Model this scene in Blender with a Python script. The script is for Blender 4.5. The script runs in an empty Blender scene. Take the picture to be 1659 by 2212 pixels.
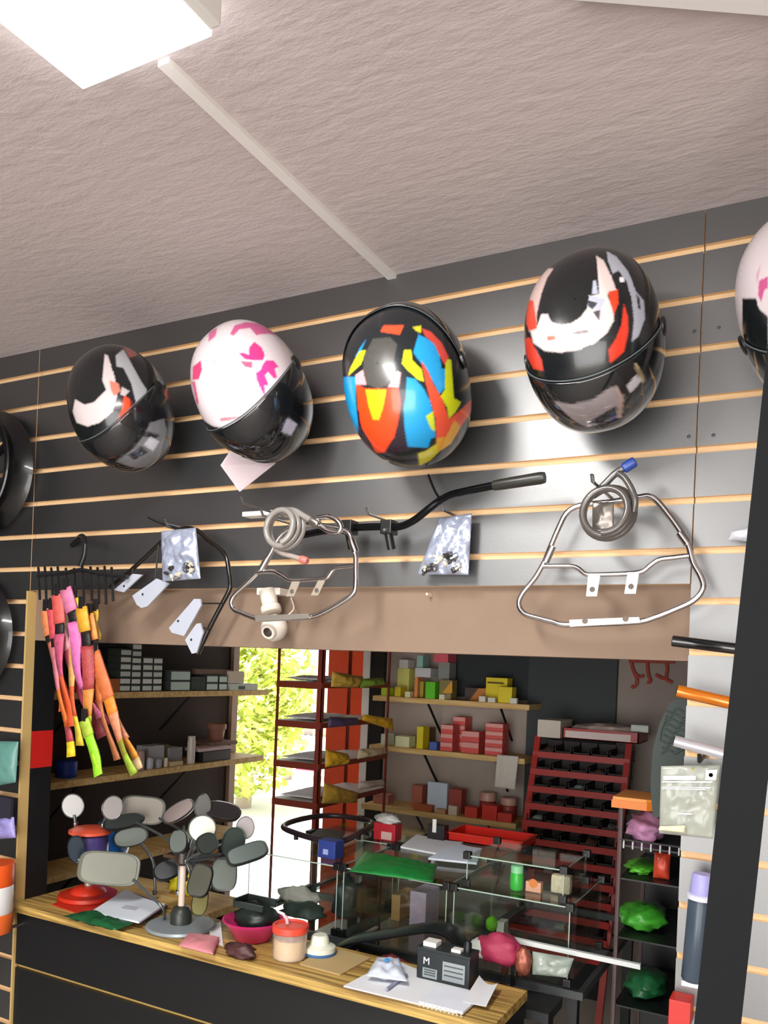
import bpy, bmesh, math, random
from mathutils import Vector, Matrix, noise
random.seed(7)
S = bpy.context.scene
COL = S.collection
# ------------------------------------------------------------------ camera
FPX, YAW, ROLL, CXP, CYP = 1778.0, math.radians(28.06), math.radians(2.32), 829.5, 1436.0
CAM = Vector((0, -1.719, 1.75))
_r = Vector((math.cos(YAW), math.sin(YAW), 0)); FW = Vector((-math.sin(YAW), math.cos(YAW), 0)); _u = Vector((0, 0, 1))
RT = _r*math.cos(ROLL) + _u*math.sin(ROLL); UP = -_r*math.sin(ROLL) + _u*math.cos(ROLL)
cd = bpy.data.cameras.new('camera'); co = bpy.data.objects.new('camera', cd); COL.objects.link(co)
mm = Matrix((RT, UP, -FW)).transposed().to_4x4(); mm.translation = CAM; co.matrix_world = mm
cd.sensor_fit = 'VERTICAL'; cd.sensor_height = 36; cd.lens = FPX*36/2212
cd.shift_y = (CYP - 1106)/2212; cd.clip_start = .02; cd.clip_end = 200
S.camera = co
S.cycles.transparent_max_bounces = 48
# ------------------------------------------------------------------ world, sun, daylight, exposure
S.view_settings.view_transform = 'Standard'; S.view_settings.look = 'None'; S.view_settings.gamma = 1
S.view_settings.use_curve_mapping = False; S.view_settings.exposure = -0.08
wd = bpy.data.worlds.new('sky'); S.world = wd; wd.use_nodes = True
wn = wd.node_tree.nodes; bgn = wn['Background']
bgn.inputs[0].default_value = (.86, .93, 1, 1); bgn.inputs[1].default_value = 2.2
def lamp(name, kind, loc, energy, color=(1, 1, 1), size=None, target=None, **kw):
    l = bpy.data.lights.new(name, kind); o = bpy.data.objects.new(name, l); COL.objects.link(o); o.location = loc
    l.energy = energy; l.color = color
    if size: l.shape = 'RECTANGLE'; l.size, l.size_y = size
    for k, v in kw.items(): setattr(l, k, v)
    if target is not None:
        o.rotation_euler = (Vector(target) - Vector(loc)).to_track_quat('-Z', 'Y').to_euler()
    return o
lamp('sun_offscreen', 'SUN', (-6, 8, 12), 26, (1, .97, .92), target=(-4.2, 11, 0), angle=.02)
# daylight entering through the open shop front behind the camera
lamp('shop_front_offscreen', 'AREA', (.3, -4.55, 1.225), 185, (1, .955, .905), size=(3.75, 2.4), target=(.3, 0, 1.225))
# ------------------------------------------------------------------ helpers
def ray(x, y): return FW*FPX + RT*(x - CXP) - UP*(y - CYP)
def at(x, y, Y=None, X=None, Z=None):
    d = ray(x, y)
    t = (Y - CAM.y)/d.y if Y is not None else (X - CAM.x)/d.x if X is not None else (Z - CAM.z)/d.z
    return CAM + d*t
def pj(p):
    v = p - CAM; z = v.dot(FW)
    return CXP + FPX*v.dot(RT)/z, CYP - FPX*v.dot(UP)/z, z
def crop(ox, oy, s, pts): return [(ox + a/s, oy + b/s) for a, b in pts]
def lin(h):
    h = h.lstrip('#'); o = []
    for i in (0, 2, 4):
        c = int(h[i:i+2], 16)/255; o.append(c/12.92 if c <= .04045 else ((c + .055)/1.055)**2.4)
    return tuple(o)
MATS = {}
def mat(h, rough=.5, metal=0, bump=0, bscale=40, vary=.08, nscale=12, coat=0, emit=0, spec=.5, ior=1.5, name=None):
    key = (h, rough, metal, bump, bscale, vary, nscale, coat, emit, spec, ior)
    if key in MATS: return MATS[key]
    m = bpy.data.materials.new(name or 'paint_' + h.strip('#')); m.use_nodes = True
    nt = m.node_tree; b = nt.nodes['Principled BSDF']; L = nt.links
    c = lin(h)
    tc = nt.nodes.new('ShaderNodeTexCoord')
    nz = nt.nodes.new('ShaderNodeTexNoise'); nz.inputs['Scale'].default_value = nscale; nz.inputs['Detail'].default_value = 4
    L.new(tc.outputs['Object'], nz.inputs['Vector'])
    mx = nt.nodes.new('ShaderNodeMix'); mx.data_type = 'RGBA'
    mx.inputs[6].default_value = (*[min(1, v*(1 - vary)) for v in c], 1); mx.inputs[7].default_value = (*[min(1, v*(1 + vary)) for v in c], 1)
    L.new(nz.outputs['Fac'], mx.inputs[0]); L.new(mx.outputs[2], b.inputs['Base Color'])
    b.inputs['Roughness'].default_value = rough; b.inputs['Metallic'].default_value = metal
    b.inputs['Coat Weight'].default_value = coat; b.inputs['Coat Roughness'].default_value = .06
    b.inputs['Specular IOR Level'].default_value = spec; b.inputs['IOR'].default_value = ior
    if emit:
        b.inputs['Emission Color'].default_value = (*c, 1); b.inputs['Emission Strength'].default_value = emit
    if bump:
        n2 = nt.nodes.new('ShaderNodeTexNoise'); n2.inputs['Scale'].default_value = bscale; n2.inputs['Detail'].default_value = 5
        L.new(tc.outputs['Object'], n2.inputs['Vector'])
        bp = nt.nodes.new('ShaderNodeBump'); bp.inputs['Strength'].default_value = bump; bp.inputs['Distance'].default_value = .01
        L.new(n2.outputs['Fac'], bp.inputs['Height']); L.new(bp.outputs['Normal'], b.inputs['Normal'])
    MATS[key] = m; return m
def wood(h1, h2, scale=(3, 40, 40), rough=.55):
    key = ('wood', h1, h2, scale)
    if key in MATS: return MATS[key]
    m = bpy.data.materials.new('wood'); m.use_nodes = True; nt = m.node_tree; b = nt.nodes['Principled BSDF']; L = nt.links
    tc = nt.nodes.new('ShaderNodeTexCoord'); mp = nt.nodes.new('ShaderNodeMapping'); mp.inputs['Scale'].default_value = scale
    nz = nt.nodes.new('ShaderNodeTexNoise'); nz.inputs['Scale'].default_value = 1.5; nz.inputs['Detail'].default_value = 6
    cr = nt.nodes.new('ShaderNodeValToRGB'); cr.color_ramp.elements[0].position = .35; cr.color_ramp.elements[1].position = .65
    cr.color_ramp.elements[0].color = (*lin(h1), 1); cr.color_ramp.elements[1].color = (*lin(h2), 1)
    L.new(tc.outputs['Object'], mp.inputs[0]); L.new(mp.outputs[0], nz.inputs['Vector']); L.new(nz.outputs['Fac'], cr.inputs[0]); L.new(cr.outputs[0], b.inputs['Base Color'])
    b.inputs['Roughness'].default_value = rough
    MATS[key] = m; return m
def glass(tint='fafdfb', gloss=.08, op=.0, rough=.03):
    key = ('glass', tint, gloss, op, rough)
    if key in MATS: return MATS[key]
    m = bpy.data.materials.new('clear_sheet'); m.use_nodes = True; nt = m.node_tree; L = nt.links; nt.nodes.clear()
    out = nt.nodes.new('ShaderNodeOutputMaterial'); tr = nt.nodes.new('ShaderNodeBsdfTransparent'); tr.inputs[0].default_value = (*lin(tint), 1)
    gl = nt.nodes.new('ShaderNodeBsdfGlossy'); gl.inputs['Roughness'].default_value = rough
    lw = nt.nodes.new('ShaderNodeLayerWeight'); pw = nt.nodes.new('ShaderNodeMath'); pw.operation = 'POWER'; pw.inputs[1].default_value = 4
    L.new(lw.outputs['Facing'], pw.inputs[0]); fr = nt.nodes.new('ShaderNodeMath'); fr.operation = 'MULTIPLY_ADD'; fr.inputs[1].default_value = .6; fr.inputs[2].default_value = .035
    L.new(pw.outputs[0], fr.inputs[0]); mx = nt.nodes.new('ShaderNodeMixShader'); L.new(fr.outputs[0], mx.inputs[0]); L.new(tr.outputs[0], mx.inputs[1]); L.new(gl.outputs[0], mx.inputs[2])
    res = mx
    if op:
        df = nt.nodes.new('ShaderNodeBsdfPrincipled'); df.inputs['Base Color'].default_value = (*lin(tint), 1); df.inputs['Roughness'].default_value = .25
        nz = nt.nodes.new('ShaderNodeTexNoise'); nz.inputs['Scale'].default_value = 18
        tc = nt.nodes.new('ShaderNodeTexCoord'); L.new(tc.outputs['Object'], nz.inputs['Vector'])
        ma = nt.nodes.new('ShaderNodeMath'); ma.operation = 'MULTIPLY_ADD'; ma.inputs[1].default_value = .5; ma.inputs[2].default_value = op - .25; ma.use_clamp = True
        L.new(nz.outputs['Fac'], ma.inputs[0])
        m2 = nt.nodes.new('ShaderNodeMixShader'); L.new(ma.outputs[0], m2.inputs[0]); L.new(mx.outputs[0], m2.inputs[1]); L.new(df.outputs[0], m2.inputs[2]); res = m2
    L.new(res.outputs[0], out.inputs[0]); MATS[key] = m; return m
ORG = {}
def tag(o, label=None, cat=None, group=None, kind=None):
    if label: o['label'] = label
    if cat: o['category'] = cat
    if group: o['group'] = group
    if kind: o['kind'] = kind
    return o
def link(name, verts, faces, m, parent=None, smooth=False, mi=None):
    """one mesh object; verts are world positions, origin goes to the middle of the underside"""
    verts = [Vector(v) for v in verts]
    lo = Vector([min(v[i] for v in verts) for i in range(3)]); hi = Vector([max(v[i] for v in verts) for i in range(3)])
    org = Vector(((lo.x + hi.x)/2, (lo.y + hi.y)/2, lo.z))
    me = bpy.data.meshes.new(name); me.from_pydata([v - org for v in verts], [], faces)
    bm = bmesh.new(); bm.from_mesh(me); bmesh.ops.recalc_face_normals(bm, faces=bm.faces); bm.to_mesh(me); bm.free()
    for x in (m if isinstance(m, (list, tuple)) else [m]): me.materials.append(x)
    if mi:
        for p, i in zip(me.polygons, mi): p.material_index = i
    if smooth:
        for p in me.polygons: p.use_smooth = True
        if smooth == 'auto':
            try: me.set_sharp_from_angle(angle=math.radians(40))
            except Exception: pass
    o = bpy.data.objects.new(name, me); COL.objects.link(o)
    if parent is not None:
        o.parent = parent; o.location = org - ORG[parent.name]
    else: o.location = org
    ORG[o.name] = org
    return o
def thing(name, label, cat, loc, group=None, kind=None):
    o = bpy.data.objects.new(name, None); COL.objects.link(o); o.location = loc; o.empty_display_size = .05
    ORG[o.name] = Vector(loc)
    return tag(o, label, cat, group, kind)
BF = [(0, 1, 3, 2), (4, 6, 7, 5), (0, 2, 6, 4), (1, 5, 7, 3), (0, 4, 5, 1), (2, 3, 7, 6)]   # -x +x -z? order fixed below
def box_v(lo, hi): return [Vector((x, y, z)) for x in (lo[0], hi[0]) for y in (lo[1], hi[1]) for z in (lo[2], hi[2])]
def box(name, lo, hi, m, parent=None, bev=0, rot=0, pivot=None, mi=None):
    lo2 = [min(a, b) for a, b in zip(lo, hi)]; hi2 = [max(a, b) for a, b in zip(lo, hi)]
    if bev:
        bm = bmesh.new(); vs = [bm.verts.new(v) for v in box_v(lo2, hi2)]
        for f in BF: bm.faces.new([vs[i] for i in f])
        bmesh.ops.bevel(bm, geom=bm.edges[:], offset=bev, segments=2, affect='EDGES', profile=.7)
        bm.verts.index_update(); V = [v.co.copy() for v in bm.verts]; F = [[v.index for v in f.verts] for f in bm.faces]; bm.free()
    else: V, F = box_v(lo2, hi2), BF
    if rot:
        pv = Vector(pivot) if pivot is not None else (Vector(lo2) + Vector(hi2))/2
        R = Matrix.Rotation(rot, 3, 'Z'); V = [pv + R @ (v - pv) for v in V]
    return link(name, V, F, m, parent, mi=mi, smooth=False)
def catmull(pts, n=6, closed=False):
    P = [Vector(p) for p in pts]; N = len(P); out = []
    rng = range(N) if closed else range(N - 1)
    for i in rng:
        p1, p2 = P[i], P[(i + 1) % N]
        p0 = P[(i - 1) % N] if closed or i > 0 else p1*2 - p2
        p3 = P[(i + 2) % N] if closed or i + 2 < N else p2*2 - p1
        for k in range(n):
            t = k/n
            out.append(.5*((2*p1) + (p2 - p0)*t + (2*p0 - 5*p1 + 4*p2 - p3)*t*t + (3*p1 - p0 - 3*p2 + p3)*t**3))
    if not closed: out.append(P[-1])
    return out
def tube_data(pts, r, seg=10, closed=False):
    P = [Vector(p) for p in pts]; N = len(P)
    rr = r if isinstance(r, (list, tuple)) else [r]*N
    V, F = [], []; nrm = None
    for i in range(N):
        a = P[(i - 1) % N] if closed or i > 0 else P[i]; b = P[(i + 1) % N] if closed or i < N - 1 else P[i]
        t = (b - a).normalized()
        if nrm is None:
            nrm = t.orthogonal().normalized()
        nrm = (nrm - t*nrm.dot(t)).normalized(); bn = t.cross(nrm)
        for k in range(seg):
            a2 = 2*math.pi*k/seg; V.append(P[i] + (nrm*math.cos(a2) + bn*math.sin(a2))*rr[i])
    for i in range(N if closed else N - 1):
        j = (i + 1) % N
        for k in range(seg):
            k2 = (k + 1) % seg; F.append((i*seg + k, i*seg + k2, j*seg + k2, j*seg + k))
    if not closed:
        F.append(tuple(range(seg))[::-1]); F.append(tuple((N - 1)*seg + k for k in range(seg)))
    return V, F
def tube(name, pts, r, m, parent=None, seg=10, closed=False, sm=0):
    if sm: pts = catmull(pts, sm, closed)
    V, F = tube_data(pts, r, seg, closed); return link(name, V, F, m, parent, smooth='auto')
def frame(axis):
    a = Vector(axis).normalized(); u = a.orthogonal().normalized()
    if abs(a.z) > .9: u = Vector((1, 0, 0)); u = (u - a*u.dot(a)).normalized()
    return u, a.cross(u), a
def lathe(name, org, axis, prof, m, parent=None, seg=28, sx=1, sy=1):
    u, v, a = frame(axis); org = Vector(org); V, F = [], []
    for r, h in prof:
        for k in range(seg):
            t = 2*math.pi*k/seg; V.append(org + a*h + u*(r*sx*math.cos(t)) + v*(r*sy*math.sin(t)))
    for i in range(len(prof) - 1):
        for k in range(seg):
            k2 = (k + 1) % seg; F.append((i*seg + k, i*seg + k2, (i + 1)*seg + k2, (i + 1)*seg + k))
    F.append(tuple(range(seg))[::-1]); F.append(tuple((len(prof) - 1)*seg + k for k in range(seg)))
    return link(name, V, F, m, parent, smooth='auto')
def prism(name, pts, off, m, parent=None):
    """flat polygon (world points) given a thickness along off"""
    n = len(pts); off = Vector(off); V = [Vector(p) for p in pts] + [Vector(p) + off for p in pts]
    F = [tuple(range(n)), tuple(range(2*n - 1, n - 1, -1))] + [(i, (i + 1) % n, n + (i + 1) % n, n + i) for i in range(n)]
    return link(name, V, F, m, parent)
def bag(name, quad, t, m, parent=None, crinkle=.004, n=16, seed=0, flat=4):
    """closed pillow between four corners (bl, br, tr, tl), thickness t, crumpled"""
    a, b, c, d = [Vector(q) for q in quad]; nrm = (b - a).cross(d - a).normalized(); V, F = [], []
    for s in (1, -1):
        for j in range(n + 1):
            for i in range(n + 1):
                u, v = i/n, j/n; p = (a*(1 - u) + b*u)*(1 - v) + (d*(1 - u) + c*u)*v
                e = (1 - abs(2*u - 1)**flat)*(1 - abs(2*v - 1)**flat)
                w = noise.noise(p*45 + Vector((seed*3.1, s, 0)))*crinkle + noise.noise(p*110 + Vector((0, seed, s)))*crinkle*.5
                V.append(p + nrm*s*(t*.5*e + .0006) + nrm*w*e**.5)
    M = (n + 1)**2
    for s in (0, 1):
        for j in range(n):
            for i in range(n):
                q = s*M + j*(n + 1) + i; F.append((q, q + 1, q + n + 2, q + n + 1))
    rim = [i for i in range(n + 1)] + [(j + 1)*(n + 1) - 1 for j in range(1, n + 1)] + [n*(n + 1) + i for i in range(n - 1, -1, -1)] + [j*(n + 1) for j in range(n - 1, 0, -1)]
    for k in range(len(rim)):
        p, q = rim[k], rim[(k + 1) % len(rim)]; F.append((p, q, q + M, p + M))
    return link(name, V, F, m, parent, smooth=True)
def blob(name, c, rad, m, parent=None, amp=.2, fr=3, seed=0, sub=3, flatz=None):
    bm = bmesh.new(); bmesh.ops.create_icosphere(bm, subdivisions=sub, radius=1); c = Vector(c); V = []
    for v in bm.verts:
        k = 1 + amp*noise.noise(v.co*fr + Vector((seed*7.3, seed, 0))) + amp*.5*noise.noise(v.co*fr*2.7 + Vector((0, seed*5.1, 0)))
        p = Vector((v.co.x*rad[0], v.co.y*rad[1], v.co.z*rad[2]))*k
        if flatz is not None and (c + p).z < flatz: p.z = flatz - c.z
        V.append(c + p)
    F = [[v.index for v in f.verts] for f in bm.faces]; bm.free()
    return link(name, V, F, m, parent, smooth=True)
def inside(x, y, poly):
    r = False; n = len(poly); j = n - 1
    for i in range(n):
        xi, yi = poly[i]; xj, yj = poly[j]
        if (yi > y) != (yj > y) and x < (xj - xi)*(y - yi)/(yj - yi) + xi: r = not r
        j = i
    return r
def vcol_mat(name, rough=.25, coat=.3, metal=0, alpha=1):
    m = bpy.data.materials.new(name); m.use_nodes = True; nt = m.node_tree; b = nt.nodes['Principled BSDF']
    a = nt.nodes.new('ShaderNodeVertexColor'); a.layer_name = 'paint'; nt.links.new(a.outputs[0], b.inputs['Base Color'])
    nz = nt.nodes.new('ShaderNodeTexNoise'); nz.inputs['Scale'].default_value = 30
    mr = nt.nodes.new('ShaderNodeMapRange'); mr.inputs[3].default_value = rough*.85; mr.inputs[4].default_value = rough*1.2
    nt.links.new(nz.outputs[0], mr.inputs[0]); nt.links.new(mr.outputs[0], b.inputs['Roughness'])
    b.inputs['Coat Weight'].default_value = coat; b.inputs['Coat Roughness'].default_value = .05
    return m

# ------------------------------------------------------------------ palette
MDF = mat('e2c296', .75, bump=.15, bscale=120, name='raw_mdf')
LAM = mat('131517', .42, vary=.12, nscale=3, bump=.02, bscale=200, ior=2.6, name='black_laminate')
BLACK = mat('111315', .45, name='black_paint'); BLK_PL = mat('17191b', .35, name='black_plastic'); RUB = mat('1d2322', .75, name='black_rubber')
CHROME = mat('d8d5d6', .16, metal=1, vary=.03, name='chrome'); STEEL = mat('a9abae', .3, metal=1, vary=.06, name='steel')
WHITE = mat('e6e3de', .5, vary=.03, name='white_plastic'); PAPER = mat('e4e6ea', .8, vary=.03, name='white_paper')
PINE = wood('c49a55', 'e2c486'); 

# ------------------------------------------------------------------ the room
ZC = 2.676
def plaster():
    m = bpy.data.materials.new('ceiling_plaster'); m.use_nodes = True; nt = m.node_tree; b = nt.nodes['Principled BSDF']; L = nt.links
    tc = nt.nodes.new('ShaderNodeTexCoord'); mp = nt.nodes.new('ShaderNodeMapping'); mp.inputs['Scale'].default_value = (7, 16, 10)
    L.new(tc.outputs['Object'], mp.inputs[0])
    nz = nt.nodes.new('ShaderNodeTexNoise'); nz.inputs['Scale'].default_value = 2.2; nz.inputs['Detail'].default_value = 8; nz.inputs['Roughness'].default_value = .62
    L.new(mp.outputs[0], nz.inputs['Vector'])
    n2 = nt.nodes.new('ShaderNodeTexNoise'); n2.inputs['Scale'].default_value = 1.3; n2.inputs['Detail'].default_value = 2; L.new(tc.outputs['Object'], n2.inputs['Vector'])
    cr = nt.nodes.new('ShaderNodeValToRGB'); cr.color_ramp.elements[0].color = (*lin('cbbebe'), 1); cr.color_ramp.elements[1].color = (*lin('d3c7c4'), 1)
    L.new(n2.outputs[0], cr.inputs[0]); L.new(cr.outputs[0], b.inputs['Base Color']); b.inputs['Roughness'].default_value = .85
    bp = nt.nodes.new('ShaderNodeBump'); bp.inputs['Strength'].default_value = .55; bp.inputs['Distance'].default_value = .008
    L.new(nz.outputs[0], bp.inputs['Height']); L.new(bp.outputs[0], b.inputs['Normal']); return m
PLASTER = plaster()
def st(o): o['kind'] = 'structure'; return o
st(box('ceiling', (-4.2, -4.6, ZC), (2.6, 2.2, ZC + .15), PLASTER))
st(box('floor', (-4.2, -4.6, -.1), (2.6, 2.2, 0), mat('b5aea6', .5, bump=.05)))
DIM = mat('4a4542', .8)
st(box('wall_left', (-4.3, -4.6, 0), (-4.2, .1, ZC), mat('2a2a2b', .7)))
st(box('wall_right', (2.6, -4.6, 0), (2.7, 2.2, ZC), mat('8f8178', .8)))
# shop front behind the camera: piers and lintel around a wide open front
def multi(name, boxes, m, parent=None):
    V, F = [], []
    for lo, hi in boxes:
        k = len(V); V += box_v(lo, hi); F += [tuple(k + i for i in f) for f in BF]
    return link(name, V, F, m, parent)
st(multi('wall_rear', [((-4.2, -4.6, 0), (-1.6, -4.5, ZC)), ((2.2, -4.6, 0), (2.6, -4.5, ZC)), ((-1.6, -4.6, 2.45), (2.2, -4.5, ZC))], mat('6d6660', .8)))
FASC = mat('826d5c', .8, bump=.05, bscale=60, name='brown_emulsion')
XL, XR = -2.160, -.237
wf = st(multi('wall_front', [((-4.2, .02, 0), (XL, .098, ZC)), ((XR, .02, 0), (2.6, .098, ZC)), ((XL, .02, 1.782), (XR, .098, ZC))], FASC))
# slatwall: every board is its own piece, raw MDF shows in the grooves
def slat(lo, hi):
    V = box_v(lo, hi); return link('slat', V, BF, [LAM, MDF], wf, mi=[1, 1, 0, 1, 1, 1] if False else None)
def front_mi(o):
    for p in o.data.polygons: p.material_index = 0 if p.normal.y < -.5 else 1
GROOVE = .0138
gz = [2.6 - .1*k for k in range(27)]
def panel(x0, x1, zlo, yf=0.0):
    zt = ZC
    for k, g in enumerate(gz + [-1]):
        lo = max(g + GROOVE/2, zlo); 
        if zt - lo > .004: front_mi(slat((x0, yf, lo), (x1, yf + .011, zt)))
        zt = g - GROOVE/2
        if zt <= zlo: break
    box('slat_backing', (x0, yf + .011, zlo), (x1, yf + .02, ZC), MDF, wf)
panel(XL + .0012, XR - .0012, 1.935)
panel(-4.15, XL - .0012, .0)
panel(XR + .0012, 2.55, .0)
box('edge_strip', (XL - .001, -.012, 0), (XL + .006, .0205, 1.932), mat('c2a468', .7, bump=.1, bscale=90), wf)
jb = st(box('trim_1', (XL, .0206, 0), (XL + .008, .1, 1.782), BLACK))
tag(box('red_patch', (XL + .008, .0206, 1.385), (XL + .0095, .1, 1.50), mat('c01c17', .5), jb), 'red painted square')
st(box('trim_2', (-.948, -.77, ZC - .009), (-.925, -.0002, ZC), mat('f0ece8', .6, vary=.03)))
st(link('screen_edge_strip', [*[Vector((x, y, z)) for z in (ZC - .02, ZC) for x, y in ((-.33, -.637), (0.05, -.41), (.05, -.75), (-.33, -.85))]],  # white edge of the screen, added as a slab under the ceiling
        [(0, 1, 2, 3), (7, 6, 5, 4), (0, 4, 5, 1), (1, 5, 6, 2), (2, 6, 7, 3), (3, 7, 4, 0)], mat('ece9e6', .5, vary=.02)))
# screw plugs in the slat faces of the right-hand panel
for px, py in ((1500, 716), (1553, 708), (1488, 943), (1541, 940)):
    p = at(px, py, Y=0); lathe('screw_plug', p + Vector((0, .0005, 0)), (0, -1, 0), [(.004, 0), (.004, .0007), (.003, .001)], mat('4a4a52', .5), wf, seg=12)
# black screen bezel, added as a leaning bar between the camera and the wall
bez = tag(link('bezel_bar', [Vector((x + dx, y, z)) for z, x in ((0, -.2196), (ZC - .002, -.0521)) for dx, y in ((0, -.5), (.058, -.5), (.058, -.482), (0, -.482))],
     [(0, 1, 2, 3), (7, 6, 5, 4), (0, 4, 5, 1), (1, 5, 6, 2), (2, 6, 7, 3), (3, 7, 4, 0)], mat('0a0d0f', .7, vary=.2, nscale=30, spec=.2)), 'flat black screen bezel added as a bar slightly out of plumb between floor and ceiling', 'post')

# ceiling light
FB = ZC - .05
fl, fr_, fn = at(0, 45, Z=FB).x - .004, at(450, 70, Z=FB).x, at(190, 190, Z=FB).y
t = thing('ceiling_light', 'white box fluorescent light fitting glowing on the plaster ceiling', 'light', ((fl + fr_)/2, -1.5, ZC - .06))
LD = mat('ffffff', .4, emit=7.0, name='lit_diffuser')
box('housing', (fl + .012, -2.05, ZC - .022), (fr_ - .012, fn - .012, ZC - .0005), WHITE, t, bev=.003)
box('diffuser', (fl, -2.08, FB), (fr_, fn, ZC - .022), LD, t, bev=.004)
box('side_cap', (fr_ + .002, -2.09, FB + .002), (fr_ + .022, fn - .008, ZC - .004), WHITE, t, bev=.003)
lamp('ceiling_tube_light', 'AREA', ((fl + fr_)/2, (fn - 2.05)/2, FB - .004), 42, (1, .985, .96), size=(.22, 1.2), target=((fl + fr_)/2, (fn - 2.05)/2, 0))
# workshop shell
st(box('wall_workshop_left', (-2.75, .1, 0), (-2.65, 1.62, ZC), mat('2e2521', .85, bump=.1)))
wb = st(box('wall_back', (-2.07, 2.0, 0), (2.6, 2.1, ZC), mat('a3978e', .85, bump=.08, bscale=30)))
st(multi('wall_lintel', [((-2.78, 1.6, 2.15), (-2.05, 2.1, ZC)), ((-4.3, .1, 0), (-4.2, 1.7, ZC)), ((-4.2, 1.6, 0), (-2.75, 1.7, ZC))], mat('6a5b50', .85)))
st(box('trim_4', (-2.77, 1.6, 0), (-2.63, 1.645, 2.15), mat('8f7a68', .6)))
st(box('trim_5', (-2.085, 1.965, 0), (-2.045, 2.06, 2.15), mat('ece8e4', .5)))
st(box('dark_gap_strip', (-2.044, 1.97, 0), (-1.965, 1.9995, 2.15), mat('1a1614', .7)))  # shade of the open gap by the jamb, put in as a solid dark strip
# ------------------------------------------------------------------ helmets
def helmet(name, label, px, py, spin, polys, base, vpolys, vbase, sc=1.0, Y=-.165, tau=9, size=(.127, .168, .135), seamc='5a6264'):
    tau = math.radians(tau); U = Vector((0, -math.cos(tau), math.sin(tau))); Fv = Vector((0, -math.sin(tau), -math.cos(tau)))
    R = Matrix.Rotation(math.radians(spin), 3, U); Fv = R @ Fv; X = Fv.cross(U)
    C = at(px, py, Y=Y); T = thing(name, label, 'helmet', C - Vector((0, 0, .16)), group='helmets along the top of the slatwall')
    ax, by, cz = [s*sc for s in size]
    def surf(a, e, off=0):
        d = Vector((math.cos(e)*math.sin(a), math.cos(e)*math.cos(a), math.sin(e)))
        b2 = by*(1.02 if d.y > 0 else .97); n = 2.25
        k = (abs(d.x/ax)**n + abs(d.y/b2)**n + abs(d.z/cz)**n)**(-1/n)
        if d.z < 0: k *= 1 + .10*(-d.z)*max(0, d.y)
        p = d*(k + off); p.z += .012
        return C + X*p.x + Fv*p.y + U*p.z
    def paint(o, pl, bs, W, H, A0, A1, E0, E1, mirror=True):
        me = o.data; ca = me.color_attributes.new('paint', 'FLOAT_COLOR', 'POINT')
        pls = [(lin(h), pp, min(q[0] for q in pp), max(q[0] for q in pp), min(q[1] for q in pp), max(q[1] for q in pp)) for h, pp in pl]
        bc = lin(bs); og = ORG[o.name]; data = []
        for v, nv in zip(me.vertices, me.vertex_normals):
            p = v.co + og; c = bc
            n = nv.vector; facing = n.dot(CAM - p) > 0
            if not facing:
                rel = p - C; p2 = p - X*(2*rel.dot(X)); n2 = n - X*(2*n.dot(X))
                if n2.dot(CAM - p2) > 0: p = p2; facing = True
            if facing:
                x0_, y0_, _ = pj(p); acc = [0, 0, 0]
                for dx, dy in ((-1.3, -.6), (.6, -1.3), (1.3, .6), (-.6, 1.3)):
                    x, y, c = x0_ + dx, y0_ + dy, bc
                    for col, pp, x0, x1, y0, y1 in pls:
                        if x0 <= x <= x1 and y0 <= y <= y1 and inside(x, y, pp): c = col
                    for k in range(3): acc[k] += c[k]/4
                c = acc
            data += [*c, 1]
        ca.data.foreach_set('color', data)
    def grid(nm, W, H, A0, A1, E0, E1, off, m, closed, thick=0, edge=None):
        V, F = [], []
        for j in range(H + 1):
            for i in range(W if closed else W + 1):
                a = A0 + (A1 - A0)*i/W; u = abs(2*i/W - 1)
                e0, e1 = (E0, E1) if edge is None else edge(u)
                V.append(surf(a, e0 + (e1 - e0)*j/H, off))
        w = W if closed else W + 1
        for j in range(H):
            for i in range(W):
                F.append((j*w + i, j*w + (i + 1) % w, (j + 1)*w + (i + 1) % w, (j + 1)*w + i))
        return link(nm, V, F, m, T, smooth=True)
    rad = math.radians
    W, H = 300, 160
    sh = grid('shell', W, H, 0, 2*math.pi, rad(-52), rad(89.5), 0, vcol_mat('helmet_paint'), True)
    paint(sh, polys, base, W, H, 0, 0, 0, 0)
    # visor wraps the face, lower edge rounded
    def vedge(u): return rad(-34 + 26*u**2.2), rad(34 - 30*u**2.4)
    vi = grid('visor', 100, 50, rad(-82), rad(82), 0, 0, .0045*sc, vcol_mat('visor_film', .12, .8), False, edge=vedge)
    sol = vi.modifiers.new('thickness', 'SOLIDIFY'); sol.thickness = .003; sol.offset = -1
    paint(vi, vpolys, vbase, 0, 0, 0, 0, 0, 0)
    for s in (-1, 1):
        c = surf(rad(84*s), rad(-2), .004); nn = (c - surf(rad(84*s), rad(-2), 0)).normalized()
        lathe('visor_pivot', c, nn, [(.018*sc, -.003), (.018*sc, .002), (.013*sc, .004), (.004*sc, .0045)], BLK_PL, T, seg=20)
    ring = [surf(2*math.pi*k/48, rad(-52), -.002) for k in range(48)]
    tube('rim_trim', ring, .006*sc, RUB, T, seg=8, closed=True)
    V, F = [], []
    for j in range(9):
        for i in range(40):
            V.append(C + (surf(2*math.pi*i/40, rad(-52 + j*17), -.012) - C)*(.93))
    for j in range(8):
        for i in range(40): F.append((j*40 + i, j*40 + (i + 1) % 40, (j + 1)*40 + (i + 1) % 40, (j + 1)*40 + i))
    link('liner', V, F, mat('1a1a1c', .95), T, smooth=True)
    # seam line above the visor and the crown vent
    seam = [surf(rad(-82 + 164*i/40), vedge(abs(2*i/40 - 1))[1] + rad(1.2), .0035) for i in range(41)]
    tube('visor_seam', seam, .0014*sc, mat(seamc, .3), T, seg=6)
    # steel arm the helmet hangs on
    tube('hanging_arm', [(C.x, -.0005, C.z + .02), (C.x, C.y + .04, C.z + .025)], .005, BLACK, T)
    return T
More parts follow.
